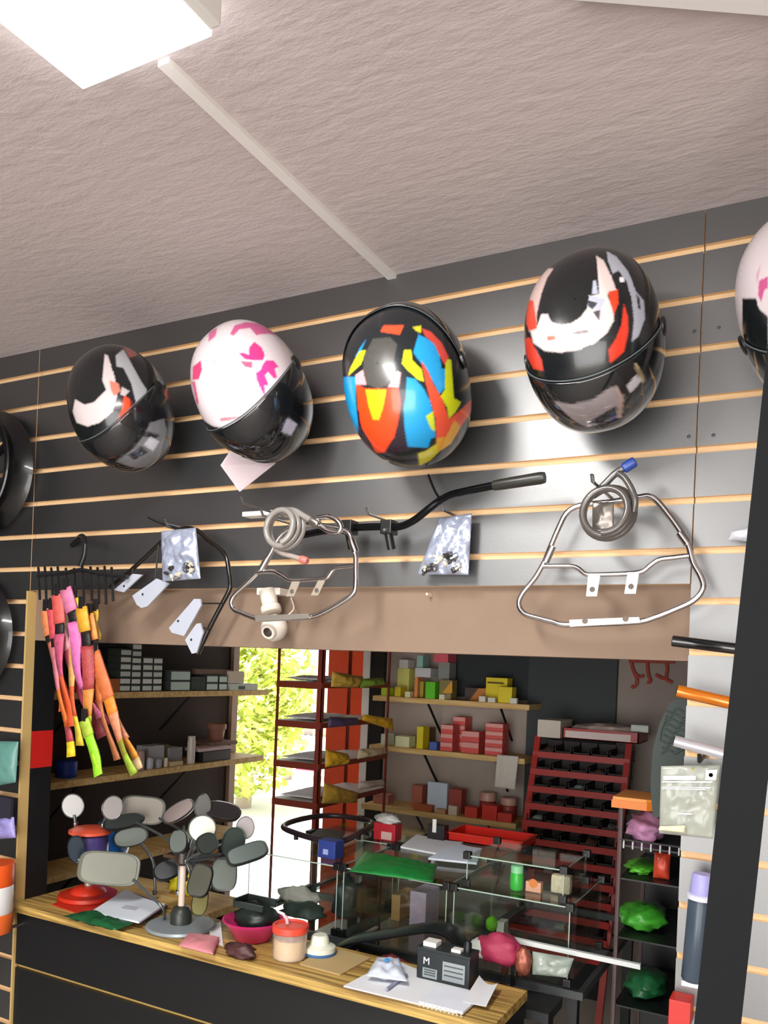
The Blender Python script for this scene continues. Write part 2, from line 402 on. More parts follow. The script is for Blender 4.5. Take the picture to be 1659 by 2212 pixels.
P = lambda o: (lambda pts: crop(*o, pts))
q = P((1080, 500, 4.1475))
RW4 = [('d9cdcc', q([(430, 740), (370, 740), (330, 860), (270, 890), (300, 1000), (400, 1070), (540, 1085), (700, 1060), (850, 1000), (960, 910), (1020, 800), (1020, 740), (960, 560), (900, 380), (865, 215), (890, 560), (800, 580), (780, 690), (720, 770), (640, 820), (540, 840), (460, 810)])),
  ('cfb2ad', q([(430, 330), (330, 430), (270, 560), (240, 760), (260, 900), (330, 860), (330, 740), (370, 560), (420, 420), (480, 330)])),
  ('d8452f', q([(235, 610), (235, 830), (265, 890), (330, 870), (320, 760), (300, 620)])),
  ('cf3d2c', q([(205, 960), (215, 1050), (250, 1140), (300, 1230), (390, 1250), (375, 1150), (320, 1060), (270, 950)])),
  ('d6c3bf', q([(860, 215), (930, 260), (1010, 430), (1050, 540), (960, 560), (900, 400)])),
  ('e2401f', q([(970, 540), (1055, 520), (1062, 640), (1020, 750), (990, 640)])),
  ('dd3a25', q([(1110, 650), (1145, 760), (1150, 900), (1110, 1080), (985, 1180), (975, 1060), (1040, 960), (1090, 830)])),
  ('a4a7b2', q([(955, 175), (1040, 220), (1150, 360), (1220, 540), (1290, 620), (1300, 780), (1240, 940), (1180, 990), (1200, 800), (1180, 600), (1130, 440), (1060, 350), (1010, 380), (970, 270)])),
  ('1b1c20', q([(1220, 560), (1250, 600), (1260, 700), (1240, 690)])), ('e6e6ea', q([(1070, 410), (1110, 410), (1115, 450), (1075, 455)])),
  ('b5bacb', q([(795, 570), (940, 610), (910, 690), (840, 712), (890, 640), (800, 605)])), ('3a4150', q([(790, 615), (880, 640), (830, 700), (790, 670)])), ('49454c', q([(830, 720), (900, 700), (890, 800)])),
  ('b5bacb', q([(835, 440), (860, 440), (880, 560), (825, 560)])), ('d9705f', q([(420, 940), (490, 930), (500, 965), (430, 980)])), ('8d8284', q([(550, 915), (790, 880), (795, 905), (555, 940)]))]
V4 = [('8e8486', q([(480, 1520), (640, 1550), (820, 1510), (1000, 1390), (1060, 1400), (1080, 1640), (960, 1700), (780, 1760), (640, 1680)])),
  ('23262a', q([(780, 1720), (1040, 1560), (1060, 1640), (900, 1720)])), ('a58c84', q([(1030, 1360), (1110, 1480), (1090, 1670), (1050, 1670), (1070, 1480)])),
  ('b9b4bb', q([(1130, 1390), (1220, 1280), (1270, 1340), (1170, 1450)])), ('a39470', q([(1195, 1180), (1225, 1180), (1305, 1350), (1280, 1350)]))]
helmet('motorcycle_helmet', 'black helmet with red, white and silver flames, hung nearest the black bezel bar', 1283, 737, 8, RW4, '15181a', V4, '17191c', sc=.97)
q = P((0, 680, 2.9625))
RW1 = [('cfc3c3', q([(480, 540), (465, 620), (490, 690), (560, 715), (640, 690), (720, 620), (750, 520), (735, 400), (690, 260), (670, 250), (655, 420), (680, 480), (640, 520), (600, 560), (540, 575)])),
  ('a9aaae', q([(740, 260), (790, 220), (840, 310), (900, 420), (940, 480), (930, 560), (880, 640), (860, 660), (870, 560), (840, 440), (790, 340), (745, 330)])),
  ('d97a66', q([(700, 420), (760, 440), (770, 490), (730, 520), (710, 480)])), ('6a1a18', q([(805, 520), (850, 560), (862, 640), (835, 640)])),
  ('ee451c', q([(795, 515), (830, 540), (835, 620), (850, 665), (770, 745), (750, 690), (780, 600)])), ('bdb3b4', q([(780, 460), (830, 490), (800, 520), (770, 510)])),
  ('8f949c', q([(960, 270), (1020, 300), (1060, 440), (1020, 460)])), ('9a5048', q([(790, 205), (870, 210), (880, 260), (830, 275)])), ('b03345', q([(1035, 480), (1090, 480), (1100, 530), (1050, 545)]))]
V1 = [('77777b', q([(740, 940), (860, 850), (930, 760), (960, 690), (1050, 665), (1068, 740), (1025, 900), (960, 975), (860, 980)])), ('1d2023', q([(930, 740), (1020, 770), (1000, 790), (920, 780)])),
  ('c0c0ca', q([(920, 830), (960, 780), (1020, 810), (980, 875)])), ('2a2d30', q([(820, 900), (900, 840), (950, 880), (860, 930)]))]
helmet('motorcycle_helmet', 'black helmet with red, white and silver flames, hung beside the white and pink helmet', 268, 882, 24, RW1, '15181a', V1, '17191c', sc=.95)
q = P((380, 650, 4.3658))
PK = [('c8558a', q([(510, 310), (555, 230), (660, 200), (780, 210), (880, 265), (945, 325), (880, 310), (790, 315), (760, 325), (700, 255), (600, 268), (540, 330)])),
  ('d8367f', q([(690, 440), (740, 385), (810, 440), (840, 510), (820, 560), (730, 560), (650, 550), (590, 490), (640, 490), (690, 510)])), ('dd5a78', q([(640, 570), (720, 575), (720, 635), (650, 620), (605, 565)])),
  ('d23a8e', q([(850, 560), (920, 560), (970, 620), (930, 640), (955, 720), (930, 735), (865, 670), (840, 700), (875, 790), (835, 800), (845, 910), (800, 830), (760, 740), (755, 680), (800, 650), (820, 600)])),
  ('d03a70', q([(160, 620), (235, 560), (245, 650), (215, 740), (155, 745)])), ('cc5f92', q([(310, 300), (390, 250), (375, 330), (305, 390)])), ('cf4f80', q([(150, 760), (180, 760), (215, 960), (200, 980)])),
  ('c8558a', q([(1000, 270), (1090, 320), (1150, 430), (1100, 430), (1040, 350)])),
  ('cfc4c0', q([(350, 1010), (600, 950), (640, 980), (620, 1020), (370, 1080)])), ('b27d86', q([(410, 1115), (440, 1100), (650, 1085), (520, 1122), (430, 1140)])),
  ('14181a', q([(250, 1120), (340, 1180), (480, 1207), (640, 1180), (830, 1060), (960, 930), (1040, 760), (1062, 710), (1140, 735), (1160, 740), (1240, 740), (1500, 760), (1500, 1600), (250, 1600)])),
  ('6e2e38', q([(1155, 645), (1245, 640), (1245, 745), (1155, 740)]))]
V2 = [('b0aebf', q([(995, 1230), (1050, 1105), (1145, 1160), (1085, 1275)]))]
helmet('motorcycle_helmet', 'white helmet with magenta flower print and black chin, paper price card under it', 548, 847, 30, PK, 'd9cdd0', V2, '14171a', sc=.985)
q = P((700, 640, 4.3658))
TROP = [('1c9ad8', q([(840, 530), (890, 360), (960, 390), (1040, 450), (1090, 560), (1110, 680), (1160, 690), (1140, 870), (1090, 920), (1040, 830), (980, 700), (920, 640)])),
  ('1c9ad8', q([(780, 760), (860, 780), (940, 870), (1000, 990), (1040, 1150), (1050, 1330), (1010, 1340), (980, 1430), (790, 1420), (760, 1250), (750, 1050), (770, 960)])),
  ('1c9ad8', q([(180, 760), (300, 760), (300, 1000), (320, 1200), (335, 1395), (260, 1340), (180, 1100)])), ('1c9ad8', q([(400, 400), (330, 500), (290, 580), (345, 520)])),
  ('f5471a', q([(305, 830), (390, 870), (590, 870), (700, 860), (720, 1000), (700, 1180), (660, 1330), (610, 1400), (570, 1475), (490, 1475), (440, 1380), (360, 1250), (320, 1100)])),
  ('f2b61e', q([(390, 880), (590, 880), (560, 1040), (520, 1165), (460, 1165), (420, 1040)])), ('2a1b2a', q([(310, 1060), (330, 1080), (350, 1260), (440, 1400), (480, 1480), (330, 1440)])), ('2a1b2a', q([(715, 1100), (760, 1300), (790, 1430), (700, 1480), (590, 1480), (660, 1350)])),
  ('cfd322', q([(330, 520), (395, 505), (350, 640), (225, 755), (245, 680)])), ('d3d820', q([(755, 505), (820, 505), (830, 600), (920, 690), (942, 805), (890, 790), (780, 690), (735, 635)])),
  ('dd5236', q([(915, 605), (980, 700), (1040, 850), (1110, 950), (1180, 1160), (1300, 1060), (1410, 950), (1395, 1090), (1280, 1240), (1150, 1330), (1060, 1340), (1050, 1150), (1000, 980), (960, 820)])),
  ('c9d420', q([(1145, 585), (1200, 600), (1225, 960), (1295, 1000), (1240, 1090), (1180, 1155), (1160, 1050), (1100, 940), (1140, 880)])), ('c6d428', q([(960, 1130), (1030, 1085), (1050, 1275), (1010, 1250)])),
  ('d49a30', q([(1060, 1340), (1150, 1325), (1230, 1170), (1290, 1230), (1200, 1390), (1060, 1480)])), ('c6bd1e', q([(885, 1480), (960, 1460), (1060, 1390), (1080, 1470), (1000, 1550), (900, 1600)])),
  ('d3cf26', q([(835, 290), (915, 275), (915, 345), (870, 330)])), ('d84a3c', q([(920, 300), (1010, 335), (1110, 440), (1175, 570), (1140, 650), (1100, 580), (1040, 450), (950, 370)])),
  ('d9512e', q([(560, 275), (755, 270), (715, 365), (600, 345), (530, 335)])), ('d6a2a8', q([(295, 740), (370, 690), (400, 835), (300, 835)])), ('d6a2a8', q([(690, 700), (725, 720), (705, 862), (600, 855), (640, 800)])),
  ('4a4944', q([(460, 400), (620, 385), (690, 450), (660, 600), (650, 760), (590, 845), (500, 870), (400, 830), (365, 700), (380, 560)])),
  ('9fae84', q([(1360, 560), (1405, 580), (1430, 800), (1390, 820)])), ('b4b9bc', q([(510, 1535), (612, 1548), (612, 1588), (515, 1582)]))]
helmet('motorcycle_helmet', 'multicoloured helmet patterned in blue, orange, yellow and red', 886, 846, 196, TROP, '1a2024', [], '15191c', sc=1.0, tau=4, seamc='171b1e')
q = P((1400, 500, 4.4244))
P5 = [('c8558a', q([(1060, 470), (1146, 430), (1146, 540), (1110, 560), (1080, 680), (1050, 600)])), ('14181a', q([(900, 640), (1030, 640), (1060, 740), (1146, 815), (1146, 1300), (900, 1300)])), ('d3a0b4', q([(1030, 420), (1100, 250), (1080, 300), (1040, 520)]))]
helmet('motorcycle_helmet', 'white and pink helmet showing only an edge behind the black bezel bar', 1776, 660, 20, P5, 'd9cdd0', [], '14171a', sc=1.0)
# ------------------------------------------------------------------ things hung on the slatwall
def pts(o, L, Y): return [at(x, y, Y=(Y if len(p) < 3 else p[2])) for p in L for x, y in [crop(*o, [p[:2]])[0]]]
def hook(x, y, L=.12, up=.0, parent=None):
    p = at(x, y, Y=0)
    return tube('hook', [(p.x, .004, p.z), (p.x, -L, p.z + up), (p.x, -L - .008, p.z + up + .012)], .003, STEEL, parent, seg=8)
def tab_plate(o, quad, Y, m, parent, hole=True):
    q = pts(o, quad, Y); pl = prism('mounting_tab', q, (0, -.0025, 0), m, parent)
    if hole:
        c = (q[0] + q[1]*1 + q[2]*2 + q[3]*2)/6
        lathe('bolt_hole', c + Vector((0, -.0024, 0)), (0, -1, 0), [(.0055, 0), (.0055, .0008), (.0042, .0008), (.0042, .0002)], mat('5a524c', .6), pl, seg=16)
    return pl
# chrome rack near the black bezel bar
o5 = (1080, 960, 3.456)
T = thing('luggage_rack', 'large chrome tube luggage rack hanging near the black bezel bar', 'luggage rack', at(1320, 1350, Y=-.06), group='chrome luggage racks')
loop = [(600, 455), (500, 510), (440, 620), (380, 760), (330, 880), (260, 1000), (170, 1110), (140, 1190), (180, 1262), (300, 1300), (400, 1325), (480, 1345), (760, 1338), (1040, 1322), (1160, 1290), (1290, 1240), (1440, 1170), (1515, 1080), (1500, 990), (1440, 880), (1400, 740), (1300, 580), (1180, 430), (1110, 387), (1030, 395), (820, 430)]
tube('frame_tube', pts(o5, loop, -.055), .0058, CHROME, T, seg=12, closed=True, sm=4)
tube('cross_tube', pts(o5, [(310, 910), (430, 908), (540, 910), (590, 930), (640, 968), (720, 972), (940, 965), (1060, 950), (1120, 905), (1190, 860), (1290, 845), (1410, 830)], -.055), .005, CHROME, T, seg=10, sm=4)
tab_plate(o5, [(660, 980), (750, 980), (725, 1135), (645, 1135)], -.06, WHITE, T)
tab_plate(o5, [(955, 955), (1040, 955), (1015, 1115), (930, 1115)], -.06, WHITE, T)
pl = prism('bottom_plate', pts(o5, [(520, 1310), (1040, 1290), (1050, 1330), (525, 1362)], -.064), (0, -.003, 0), mat('cfcbc4', .3, metal=.7), T)
for c in ((635, 1318), (938, 1302)):
    lathe('bolt_hole', pts(o5, [c], -.067)[0], (0, -1, 0), [(.006, 0), (.006, .0006), (.0045, .0006), (.0045, .0001)], mat('6b5a4c', .6), pl, seg=16)
for c, d in (((395, 760), (340, 880)), ((1340, 660), (1400, 740))):
    a, b = pts(o5, [c, d], -.058); tube('joint_sleeve', [a, b], .0078, CHROME, T)
hook(1305, 1062, .1, parent=T)
# coil lock on it
def coil_lock(name, label, o, cx, cy, rx, turns, Y, tail, headm, m):
    T = thing(name, label, 'bike lock', pts(o, [(cx, cy + rx)], Y)[0], group='coiled cable locks')
    c = pts(o, [(cx, cy)], Y)[0]; r = (pts(o, [(cx, cy + rx)], Y)[0] - c).length
    P3 = []
    for k in range(int(turns*28) + 1):
        a = -math.pi*.62 + 2*math.pi*k/28; rr = r*(1 - .16*k/(turns*28)*1.0)
        P3.append(c + Vector((math.cos(a)*rr*.98, -.016*k/28 - .004*math.sin(a), -math.sin(a)*rr)))
    tl = pts(o, tail, Y - .012); 
    tube('cable', catmull(list(reversed(tl)), 5) + P3, .0072, m, T, seg=10)
    e = tl[-1]; d = (tl[-1] - tl[-2]).normalized()
    lathe('lock_head', e - d*.006, d, [(.0075, 0), (.0105, .003), (.0105, .022), (.009, .026), (.0045, .027)], headm, T, seg=20)
    return T, c, r
CAB = mat('55504c', .25, coat=.5)
T, c, r = coil_lock('cable_lock', 'smoky grey coiled cable lock with blue end over large chrome rack', o5, 815, 520, 195, 2.6, -.10, [(700, 380), (780, 300), (860, 220), (940, 170)], mat('2c4796', .35), CAB)
tube('free_end', pts(o5, [(1000, 500, -.125), (1010, 420, -.13), (980, 330, -.13), (930, 250, -.125), (880, 215, -.12)], -.12), .0062, CAB, T, sm=5)
bag('lock_card', pts(o5, [(690, 640), (850, 640), (850, 430), (690, 430)], -.085), .006, mat('8f8780', .3, metal=.5), T, crinkle=.003)
hook(1320, 1075, .15, parent=T)
# smaller chrome rack
o3 = (480, 1000, 4.608)
T = thing('luggage_rack', 'chrome tube luggage rack hanging in front of the white security camera', 'luggage rack', at(610, 1340, Y=-.11), group='chrome luggage racks')
loop = [(460, 940), (400, 1040), (340, 1100), (240, 1200), (130, 1305), (90, 1390), (120, 1460), (200, 1495), (300, 1535), (400, 1556), (640, 1545), (860, 1535), (1000, 1490), (1180, 1390), (1305, 1300), (1330, 1210), (1330, 1060), (1330, 940), (1315, 870), (1285, 790), (1260, 700), (1100, 640), (800, 610), (600, 700)]
tube('frame_tube', pts(o3, loop, -.105), .006, CHROME, T, seg=12, closed=True, sm=4)
tube('cross_tube', pts(o3, [(330, 1100), (420, 1082), (520, 1082), (600, 1120), (690, 1170), (860, 1165), (1030, 1150), (1080, 1100), (1130, 1050), (1310, 1030)], -.105), .0055, CHROME, T, seg=10, sm=4)
tab_plate(o3, [(700, 1180), (780, 1180), (720, 1330), (640, 1330)], -.11, mat('cbbfae', .35, metal=.6), T)
tab_plate(o3, [(960, 1170), (1030, 1170), (960, 1320), (885, 1320)], -.11, mat('cbbfae', .35, metal=.6), T)
pl = prism('bottom_plate', pts(o3, [(330, 1520), (860, 1500), (880, 1545), (340, 1580)], -.114), (0, -.003, 0), mat('b9b0a6', .3, metal=.7), T)
a, b = pts(o3, [(1285, 770), (1330, 890)], -.108); tube('joint_sleeve', [a, b], .0085, CHROME, T)
a, b = pts(o3, [(450, 950), (390, 1060)], -.108); tube('joint_sleeve', [a, b], .0085, CHROME, T)
hook(640, 1135, .14, parent=T)
T, c, r = coil_lock('cable_lock', 'clear grey coiled cable lock with chrome loop over smaller chrome rack', o3, 655, 665, 200, 2.5, -.15, [(560, 500), (700, 470), (800, 520), (900, 580)], mat('8b8580', .25, metal=.8), mat('8a8580', .22, coat=.6))
tube('shackle_loop', pts(o3, [(780, 500), (860, 560), (960, 620), (1060, 680), (1150, 690), (1185, 640), (1140, 570), (1050, 535), (950, 550)], -.16), .0058, CHROME, T, sm=5)
tube('free_end', pts(o3, [(520, 850, -.165), (600, 900, -.165), (700, 930, -.165), (800, 960, -.165)], -.165), .0062, mat('9a8f88', .3), T, sm=4)
lathe('end_cap', pts(o3, [(780, 955)], -.165)[0], (1, 0, -.3), [(.008, 0), (.009, .004), (.009, .016), (.006, .02)], mat('c96b62', .4), T, seg=16)
hook(625, 1118, .19, parent=T)
p = at(560, 1109, Y=-.03)
tag(box('peg_bar', (at(525, 1109, Y=-.03).x, -.034, p.z - .006), (at(592, 1109, Y=-.03).x, .006, p.z + .006), WHITE, bev=.002), 'short white peg bar on the slatwall left of the clear coiled lock', 'peg')
# handlebar
o4 = (740, 980, 3.456)
T = thing('handlebar', 'black motorcycle handlebar with clamps hanging between the chrome racks', 'handlebar', at(960, 1160, Y=-.09))
tube('bar', pts(o4, [(-360, 620, -.05), (-100, 570, -.06), (100, 552, -.07), (270, 545, -.075), (420, 545, -.08), (530, 500, -.085), (640, 415, -.09), (720, 355, -.09), (800, 312, -.095), (900, 285, -.1), (1130, 238, -.105), (1300, 212, -.11)], 0), .0085, mat('1a1c1e', .2, metal=.7), T, seg=14, sm=5)
tube('grip', pts(o4, [(1130, 238, -.105), (1180, 230, -.107), (1480, 182, -.112), (1510, 178, -.112)], 0), [.0105, .0115, .0125, .011], mat('2b2b26', .35), T, seg=18)
for x in (50, 345):
    a = pts(o4, [(x, 545)], -.075)[0]
    cl = box('clamp', a + Vector((-.014, -.016, -.018)), a + Vector((.014, .02, .014)), mat('141516', .35), T, bev=.003)
    lathe('clamp_bolt', a + Vector((0, -.0165, -.010)), (0, -1, 0), [(.004, 0), (.004, .004), (.003, .005)], STEEL, cl, seg=12)
    tube('riser', [a + Vector((0, 0, -.015)), a + Vector((.004, .01, -.05))], .010, mat('141516', .35), T)
tube('control_cable', pts(o4, [(640, 160, -.04), (690, 280, -.07), (735, 350, -.09)], 0), .0028, BLK_PL, T, sm=4)
hook(835, 1125, .09, parent=T)
# packet of fittings
def packet(name, label, o, quad, Y, film, bits, hk, cat='parts bag'):
    T = thing(name, label, cat, pts(o, [quad[0]], Y)[0], group='parts bags on the slatwall')
    bag('film', pts(o, quad, Y), .022, film, T, crinkle=.012, n=26, seed=3)
    q = pts(o, quad, Y)
    for k in range(bits):
        u = random.uniform(.12, .88); v = random.uniform(.03, .34)
        p = (q[0]*(1 - u) + q[1]*u)*(1 - v) + (q[3]*(1 - u) + q[2]*u)*v + Vector((0, -.012, 0))
        ax = Vector((random.uniform(-1, 1), random.uniform(-.4, .4), random.uniform(-1, 1)))
        r = random.uniform(.004, .0075)
        lathe('fitting', p, ax, [(r*.6, -.006), (r, -.005), (r, .004), (r*.5, .0045), (r*.5, .012)], random.choice([STEEL, mat('4a4642', .4, metal=.6), mat('c9c2b0', .4)]), T, seg=10)
    hook(*hk, .06, parent=T); return T
FILM = mat('a9b1c6', .22, metal=.35, bump=.25, bscale=60, vary=.25, nscale=25, name='silvered_film')
packet('parts_bag', 'bluish silver bag of fittings hanging below the handlebar grip', o4, [(560, 900), (940, 905), (965, 445), (720, 480)], -.04, FILM, 16, (980, 1112))
o2 = (220, 1080, 4.879)
packet('parts_bag', 'crumpled silver bag of bolts hanging over the black bent rack', o2, [(640, 860), (1040, 830), (990, 290), (625, 330)], -.105, FILM, 12, (392, 1140))
p = at(1590, 1152, Y=-.02)
tag(bag('parts_bag', [at(*v, Y=-.03) for v in ((1573, 1166), (1640, 1172), (1640, 1135), (1578, 1148))], .016, mat('c9cad2', .2, bump=.2, vary=.15), crinkle=.006, seed=5), 'small clear bag sticking out from behind the black bezel bar', 'parts bag', 'parts bags on the slatwall')
# black bent rack with chrome plates
T = thing('pannier_carrier', 'black bent tube carrier frame with chrome end plates', 'carrier frame', at(420, 1412, Y=-.06))
tube('frame_tube', pts(o2, [(90, 920), (310, 740), (610, 460), (720, 370), (860, 300), (1000, 320), (1120, 420), (1250, 520), (1310, 600), (1335, 720), (1355, 870), (1340, 960), (1250, 1130), (1120, 1380), (1010, 1620)], -.06), .0062, mat('26221f', .22, metal=.5, coat=.5), T, seg=12, sm=4)
tube('thin_prong', pts(o2, [(490, 185, -.03), (600, 240, -.04), (800, 300, -.06)], 0), .0025, BLK_PL, T, sm=3)
PLT = mat('c4cad8', .25, metal=.25, vary=.05)
for qd in ([(140, 950), (340, 780), (440, 790), (240, 975)], [(335, 1010), (590, 830), (720, 880), (490, 1125), (430, 1140), (380, 1105)], [(720, 1350), (985, 1045), (1050, 1045), (1060, 1110), (880, 1435), (750, 1400)], [(890, 1475), (1010, 1305), (1050, 1300), (1080, 1400), (1010, 1610), (960, 1620)]):
    q4 = pts(o2, qd, -.07); pl = prism('end_plate', q4, (0, -.005, 0), PLT, T)
    lathe('plate_bolt', (q4[-1] + q4[0])/2*.7 + (q4[1] + q4[2])/2*.3 + Vector((0, -.0049, 0)), (0, -1, 0), [(.0035, 0), (.0035, .001), (.002, .0012)], mat('55585f', .4, metal=.8), pl, seg=10)
for a, b in (((300, 860), (330, 720)), ((560, 860), (600, 470)), ((1000, 1090), (1270, 1090)), ((1020, 1330), (1130, 1370))):
    x, y = pts(o2, [a, b], -.066); tube('stay', [x, y], .0022, mat('3a3836', .3, metal=.6), T, seg=8)
hook(400, 1147, .07, parent=T)
# price card under the white and pink helmet
q = P((380, 650, 4.3658))
c4 = [at(*v, Y=Yv) for v, Yv in zip(q([(600, 1800), (940, 1530), (540, 1370), (420, 1550)]), (-.1, -.11, -.10, -.11))]
tag(prism('price_card', [c4[0], c4[1], c4[2], c4[3]], (0, .0015, 0), mat('d7c5c9', .75, vary=.05)), 'pale pink paper card dangling below the white and pink helmet', 'card')
# ------------------------------------------------------------------ security camera on the lintel
T = thing('security_camera', 'white ball security camera fixed under the slatwall on the brown lintel', 'camera', at(585, 1395, Y=-.03))
YB = .02
c = lambda x, y, Y: pts(o3, [(x, y)], Y)[0]
a = c(525, 1300, .0)
CW = mat('d9cfc2', .45, vary=.03)
box('bracket', (a.x - .036, -.03, a.z - .006), (a.x + .036, .0195, a.z + .012), CW, T, bev=.003)
tp = Vector((a.x, -.03, a.z)); cc = c(520, 1640, -.045)
lathe('neck', tp, cc - tp, [(.022, -.004), (.021, .02), (.020, .035), (.024, .038), (.026, .042), (.026, .054), (.023, .057)], CW, T)
lathe('ball', cc, (0, 0, 1), [(.0005, -.034), (.014, -.031), (.024, -.024), (.031, -.013), (.034, 0), (.031, .013), (.026, .022), (.018, .029), (.001, .034)], CW, T, seg=32)
ld = (CAM + Vector((-1.0, 0, -.6)) - cc).normalized()
lb = lathe('lens_barrel', cc + ld*.024, ld, [(.020, 0), (.020, .008), (.017, .012), (.012, .0125), (.011, .009)], CW, T)
lathe('lens', cc + ld*.034, ld, [(.0125, 0), (.0115, .0022), (.006, .0036), (.001, .004)], mat('3a2f2d', .1, coat=1), lb)
tube('lead', [cc + Vector((.03, .01, .03)), cc + Vector((.035, .03, .05)), Vector((a.x + .04, .016, a.z - .01))], .002, CW, T, sm=4)
p = at(930, 1285, Y=.02)
tag(lathe('cable_clip', (p.x, .0195, p.z), (0, -1, 0), [(.005, 0), (.005, .006), (.003, .012), (.003, .02)], mat('d9c4b4', .5)), 'small pale clip on the lintel below the bluish parts bag', 'clip')
# ------------------------------------------------------------------ wheel rims at the far left
def rim(label, px, py, R, Y):
    c = at(px, py, Y=Y); T = thing('wheel_rim', label, 'wheel rim', c - Vector((0, 0, R)), group='black wheel rims')
    G = mat('0b0d10', .3, metal=.2, coat=.4)
    prof = [(R - .03, -.035), (R - .004, -.045), (R, -.042), (R - .006, -.036), (R - .02, -.02), (R - .028, 0), (R - .02, .02), (R - .006, .036), (R, .042), (R - .004, .045), (R - .03, .035), (R - .04, 0), (R - .03, -.035)]
    u, v, a = frame((0, -1, 0)); V, F = [], []; n = 72; m = len(prof)
    for k in range(n):
        t = 2*math.pi*k/n
        for r, h in prof: V.append(c + a*h + (u*math.cos(t) + v*math.sin(t))*r)
    for k in range(n):
        for i in range(m - 1): F.append((k*m + i, k*m + i + 1, ((k + 1) % n)*m + i + 1, ((k + 1) % n)*m + i))
    link('hoop', V, F, G, T, smooth='auto')
    lathe('hub', c, (0, -1, 0), [(.03, -.03), (.035, -.02), (.035, .02), (.03, .03), (.012, .03), (.012, .01)], G, T)
    for k in range(5):
        t = 2*math.pi*k/5 + .3; d = u*math.cos(t) + v*math.sin(t)
        tube('spoke', [c + d*.03, c + d*(R*.5), c + d*(R - .035)], [.016, .011, .014], G, T, seg=8)
    hook(px, py - 20, .1, parent=T)
rim('black cast wheel rim with only its edge in view, hung high on the slatwall', -44, 1013, .19, -.075)
rim('black cast wheel rim with only its edge in view, hung lower beside the edge strip', -84, 1368, .185, -.075)
# ------------------------------------------------------------------ hanger with coloured straps
o6 = (60, 1140, 3.95)
T = thing('strap_hanger', 'black plastic hanger hooked into the slatwall carrying coloured straps', 'hanger', at(165, 1260, Y=-.09))
tube('hanger_hook', pts(o6, [(380, 150, 0.0), (430, 90, -.03), (470, 75, -.07), (490, 130, -.09), (485, 230, -.09), (450, 330, -.09)], 0), .0075, BLK_PL, T, sm=5)
tube('hanger_bar', pts(o6, [(90, 410, -.09), (300, 390, -.09), (450, 360, -.09), (600, 390, -.09), (850, 420, -.09)], 0), .006, BLK_PL, T, sm=3)
for x in (95, 150, 205, 260, 330, 400, 470, 540, 600, 660, 720):
    y = random.randint(330, 350); tube('prong', pts(o6, [(x - 5, y, -.075), (x, y + 60, -.09), (x + 5, y + 150 + random.randint(0, 40), -.11), (x + 8, y + 260 + random.randint(0, 90), -.118)], 0), .0036, BLK_PL, T, seg=8)
def strap(desc, top, bot, w, cols, Y, sway=10):
    """cols: [(fraction, hex)] down the length; sleeve, black loop, woven band"""
    (x0, y0), (x1, y1) = crop(*o6, [top, bot])
    t3, b3 = at(x0, y0, Y=Y), at(x1, y1, Y=Y)
    T = thing('strap', desc, 'strap', b3, group='coloured straps on the black hanger')
    D = b3 - t3; L = D.length; d = D/L; sd = d.cross(Vector((0, -1, 0))).normalized()
    ww = w/1778*2.55*1.75
    box('hang_loop', t3 + Vector((-.009, -.003, -.004)), t3 + Vector((.009, .003, .03)), mat('1d1b1c', .4), T, bev=.002)
    prev = 0
    for k, (fr, h) in enumerate(cols):
        n = max(3, int(26*(fr - prev))); V, F = [], []; th = .004 if k else .0055
        wk = ww*(1.0 if k == 0 else .85)
        if h == '221c1c': wk *= .9
        for i in range(n + 1):
            s = prev + (fr - prev)*i/n
            tw = .5*math.sin(s*5 + Y*40) if k > 1 else 0
            off = sd*(math.sin(s*6 + Y*60)*sway/1778*2.5*s) + Vector((0, -1, 0))*(math.sin(s*8 + x0)*.006*s)
            p = t3 + D*s + off; sv = (sd*math.cos(tw) + Vector((0, -1, 0))*math.sin(tw))*wk/2; nv = sv.normalized().cross(d)*th/2
            V += [p - sv - nv, p + sv - nv, p + sv*.9 + nv, p - sv*.9 + nv]
        for i in range(n):
            a = i*4
            for e in range(4): F.append((a + e, a + (e + 1) % 4, a + 4 + (e + 1) % 4, a + 4 + e))
        F += [(0, 1, 2, 3), (n*4 + 3, n*4 + 2, n*4 + 1, n*4)]
        link('sleeve' if k == 0 else 'loop_band' if h == '221c1c' else 'webbing', V, F, mat(h, .45, bump=.3, bscale=180, vary=.45, nscale=45), T, smooth=True)
        prev = fr
K = '221c1c'
strap('orange strap with a brown lower half, outermost on the wheel rim side', (150, 700), (300, 1560), 17, [(.25, 'ef8a5a'), (.32, K), (.7, 'd97b66'), (1, 'c8502a')], -.10)
strap('salmon strap ending in a yellow tip', (200, 690), (335, 1960), 14, [(.2, 'd9545c'), (.26, K), (.55, 'd07a86'), (.8, 'e0702c'), (.9, 'b04a50'), (1, 'e3c322')], -.115)
strap('bright red strap with an orange lower half', (250, 570), (330, 1700), 18, [(.22, 'ea5f58'), (.3, K), (.62, 'b85070'), (1, 'd9582c')], -.125)
strap('pink strap with a violet sheen', (320, 520), (560, 1640), 18, [(.18, 'd77aa0'), (.26, K), (.75, 'cf6aa6'), (1, '9c4a66')], -.14, 20)
strap('pale pink and maroon strap behind the violet one', (270, 860), (600, 1800), 15, [(.2, 'cf8a98'), (.7, 'a5405a'), (1, '8a3040')], -.11)
strap('yellow strap with an amber lower half', (395, 600), (400, 1860), 16, [(.18, 'e9c31f'), (.26, K), (.6, 'd8a860'), (.8, 'cf5a34'), (1, 'd6be3a')], -.13)
strap('amber strap fading into lime green', (455, 680), (600, 2090), 17, [(.15, 'efa030'), (.24, K), (.5, '9c3a3a'), (.66, 'c8803a'), (1, 'a8d628')], -.15, 25)
strap('peach strap with brown lower half', (520, 740), (720, 1990), 14, [(.18, 'ef8c48'), (.27, K), (.6, 'b8622e'), (1, 'a5623e')], -.135)
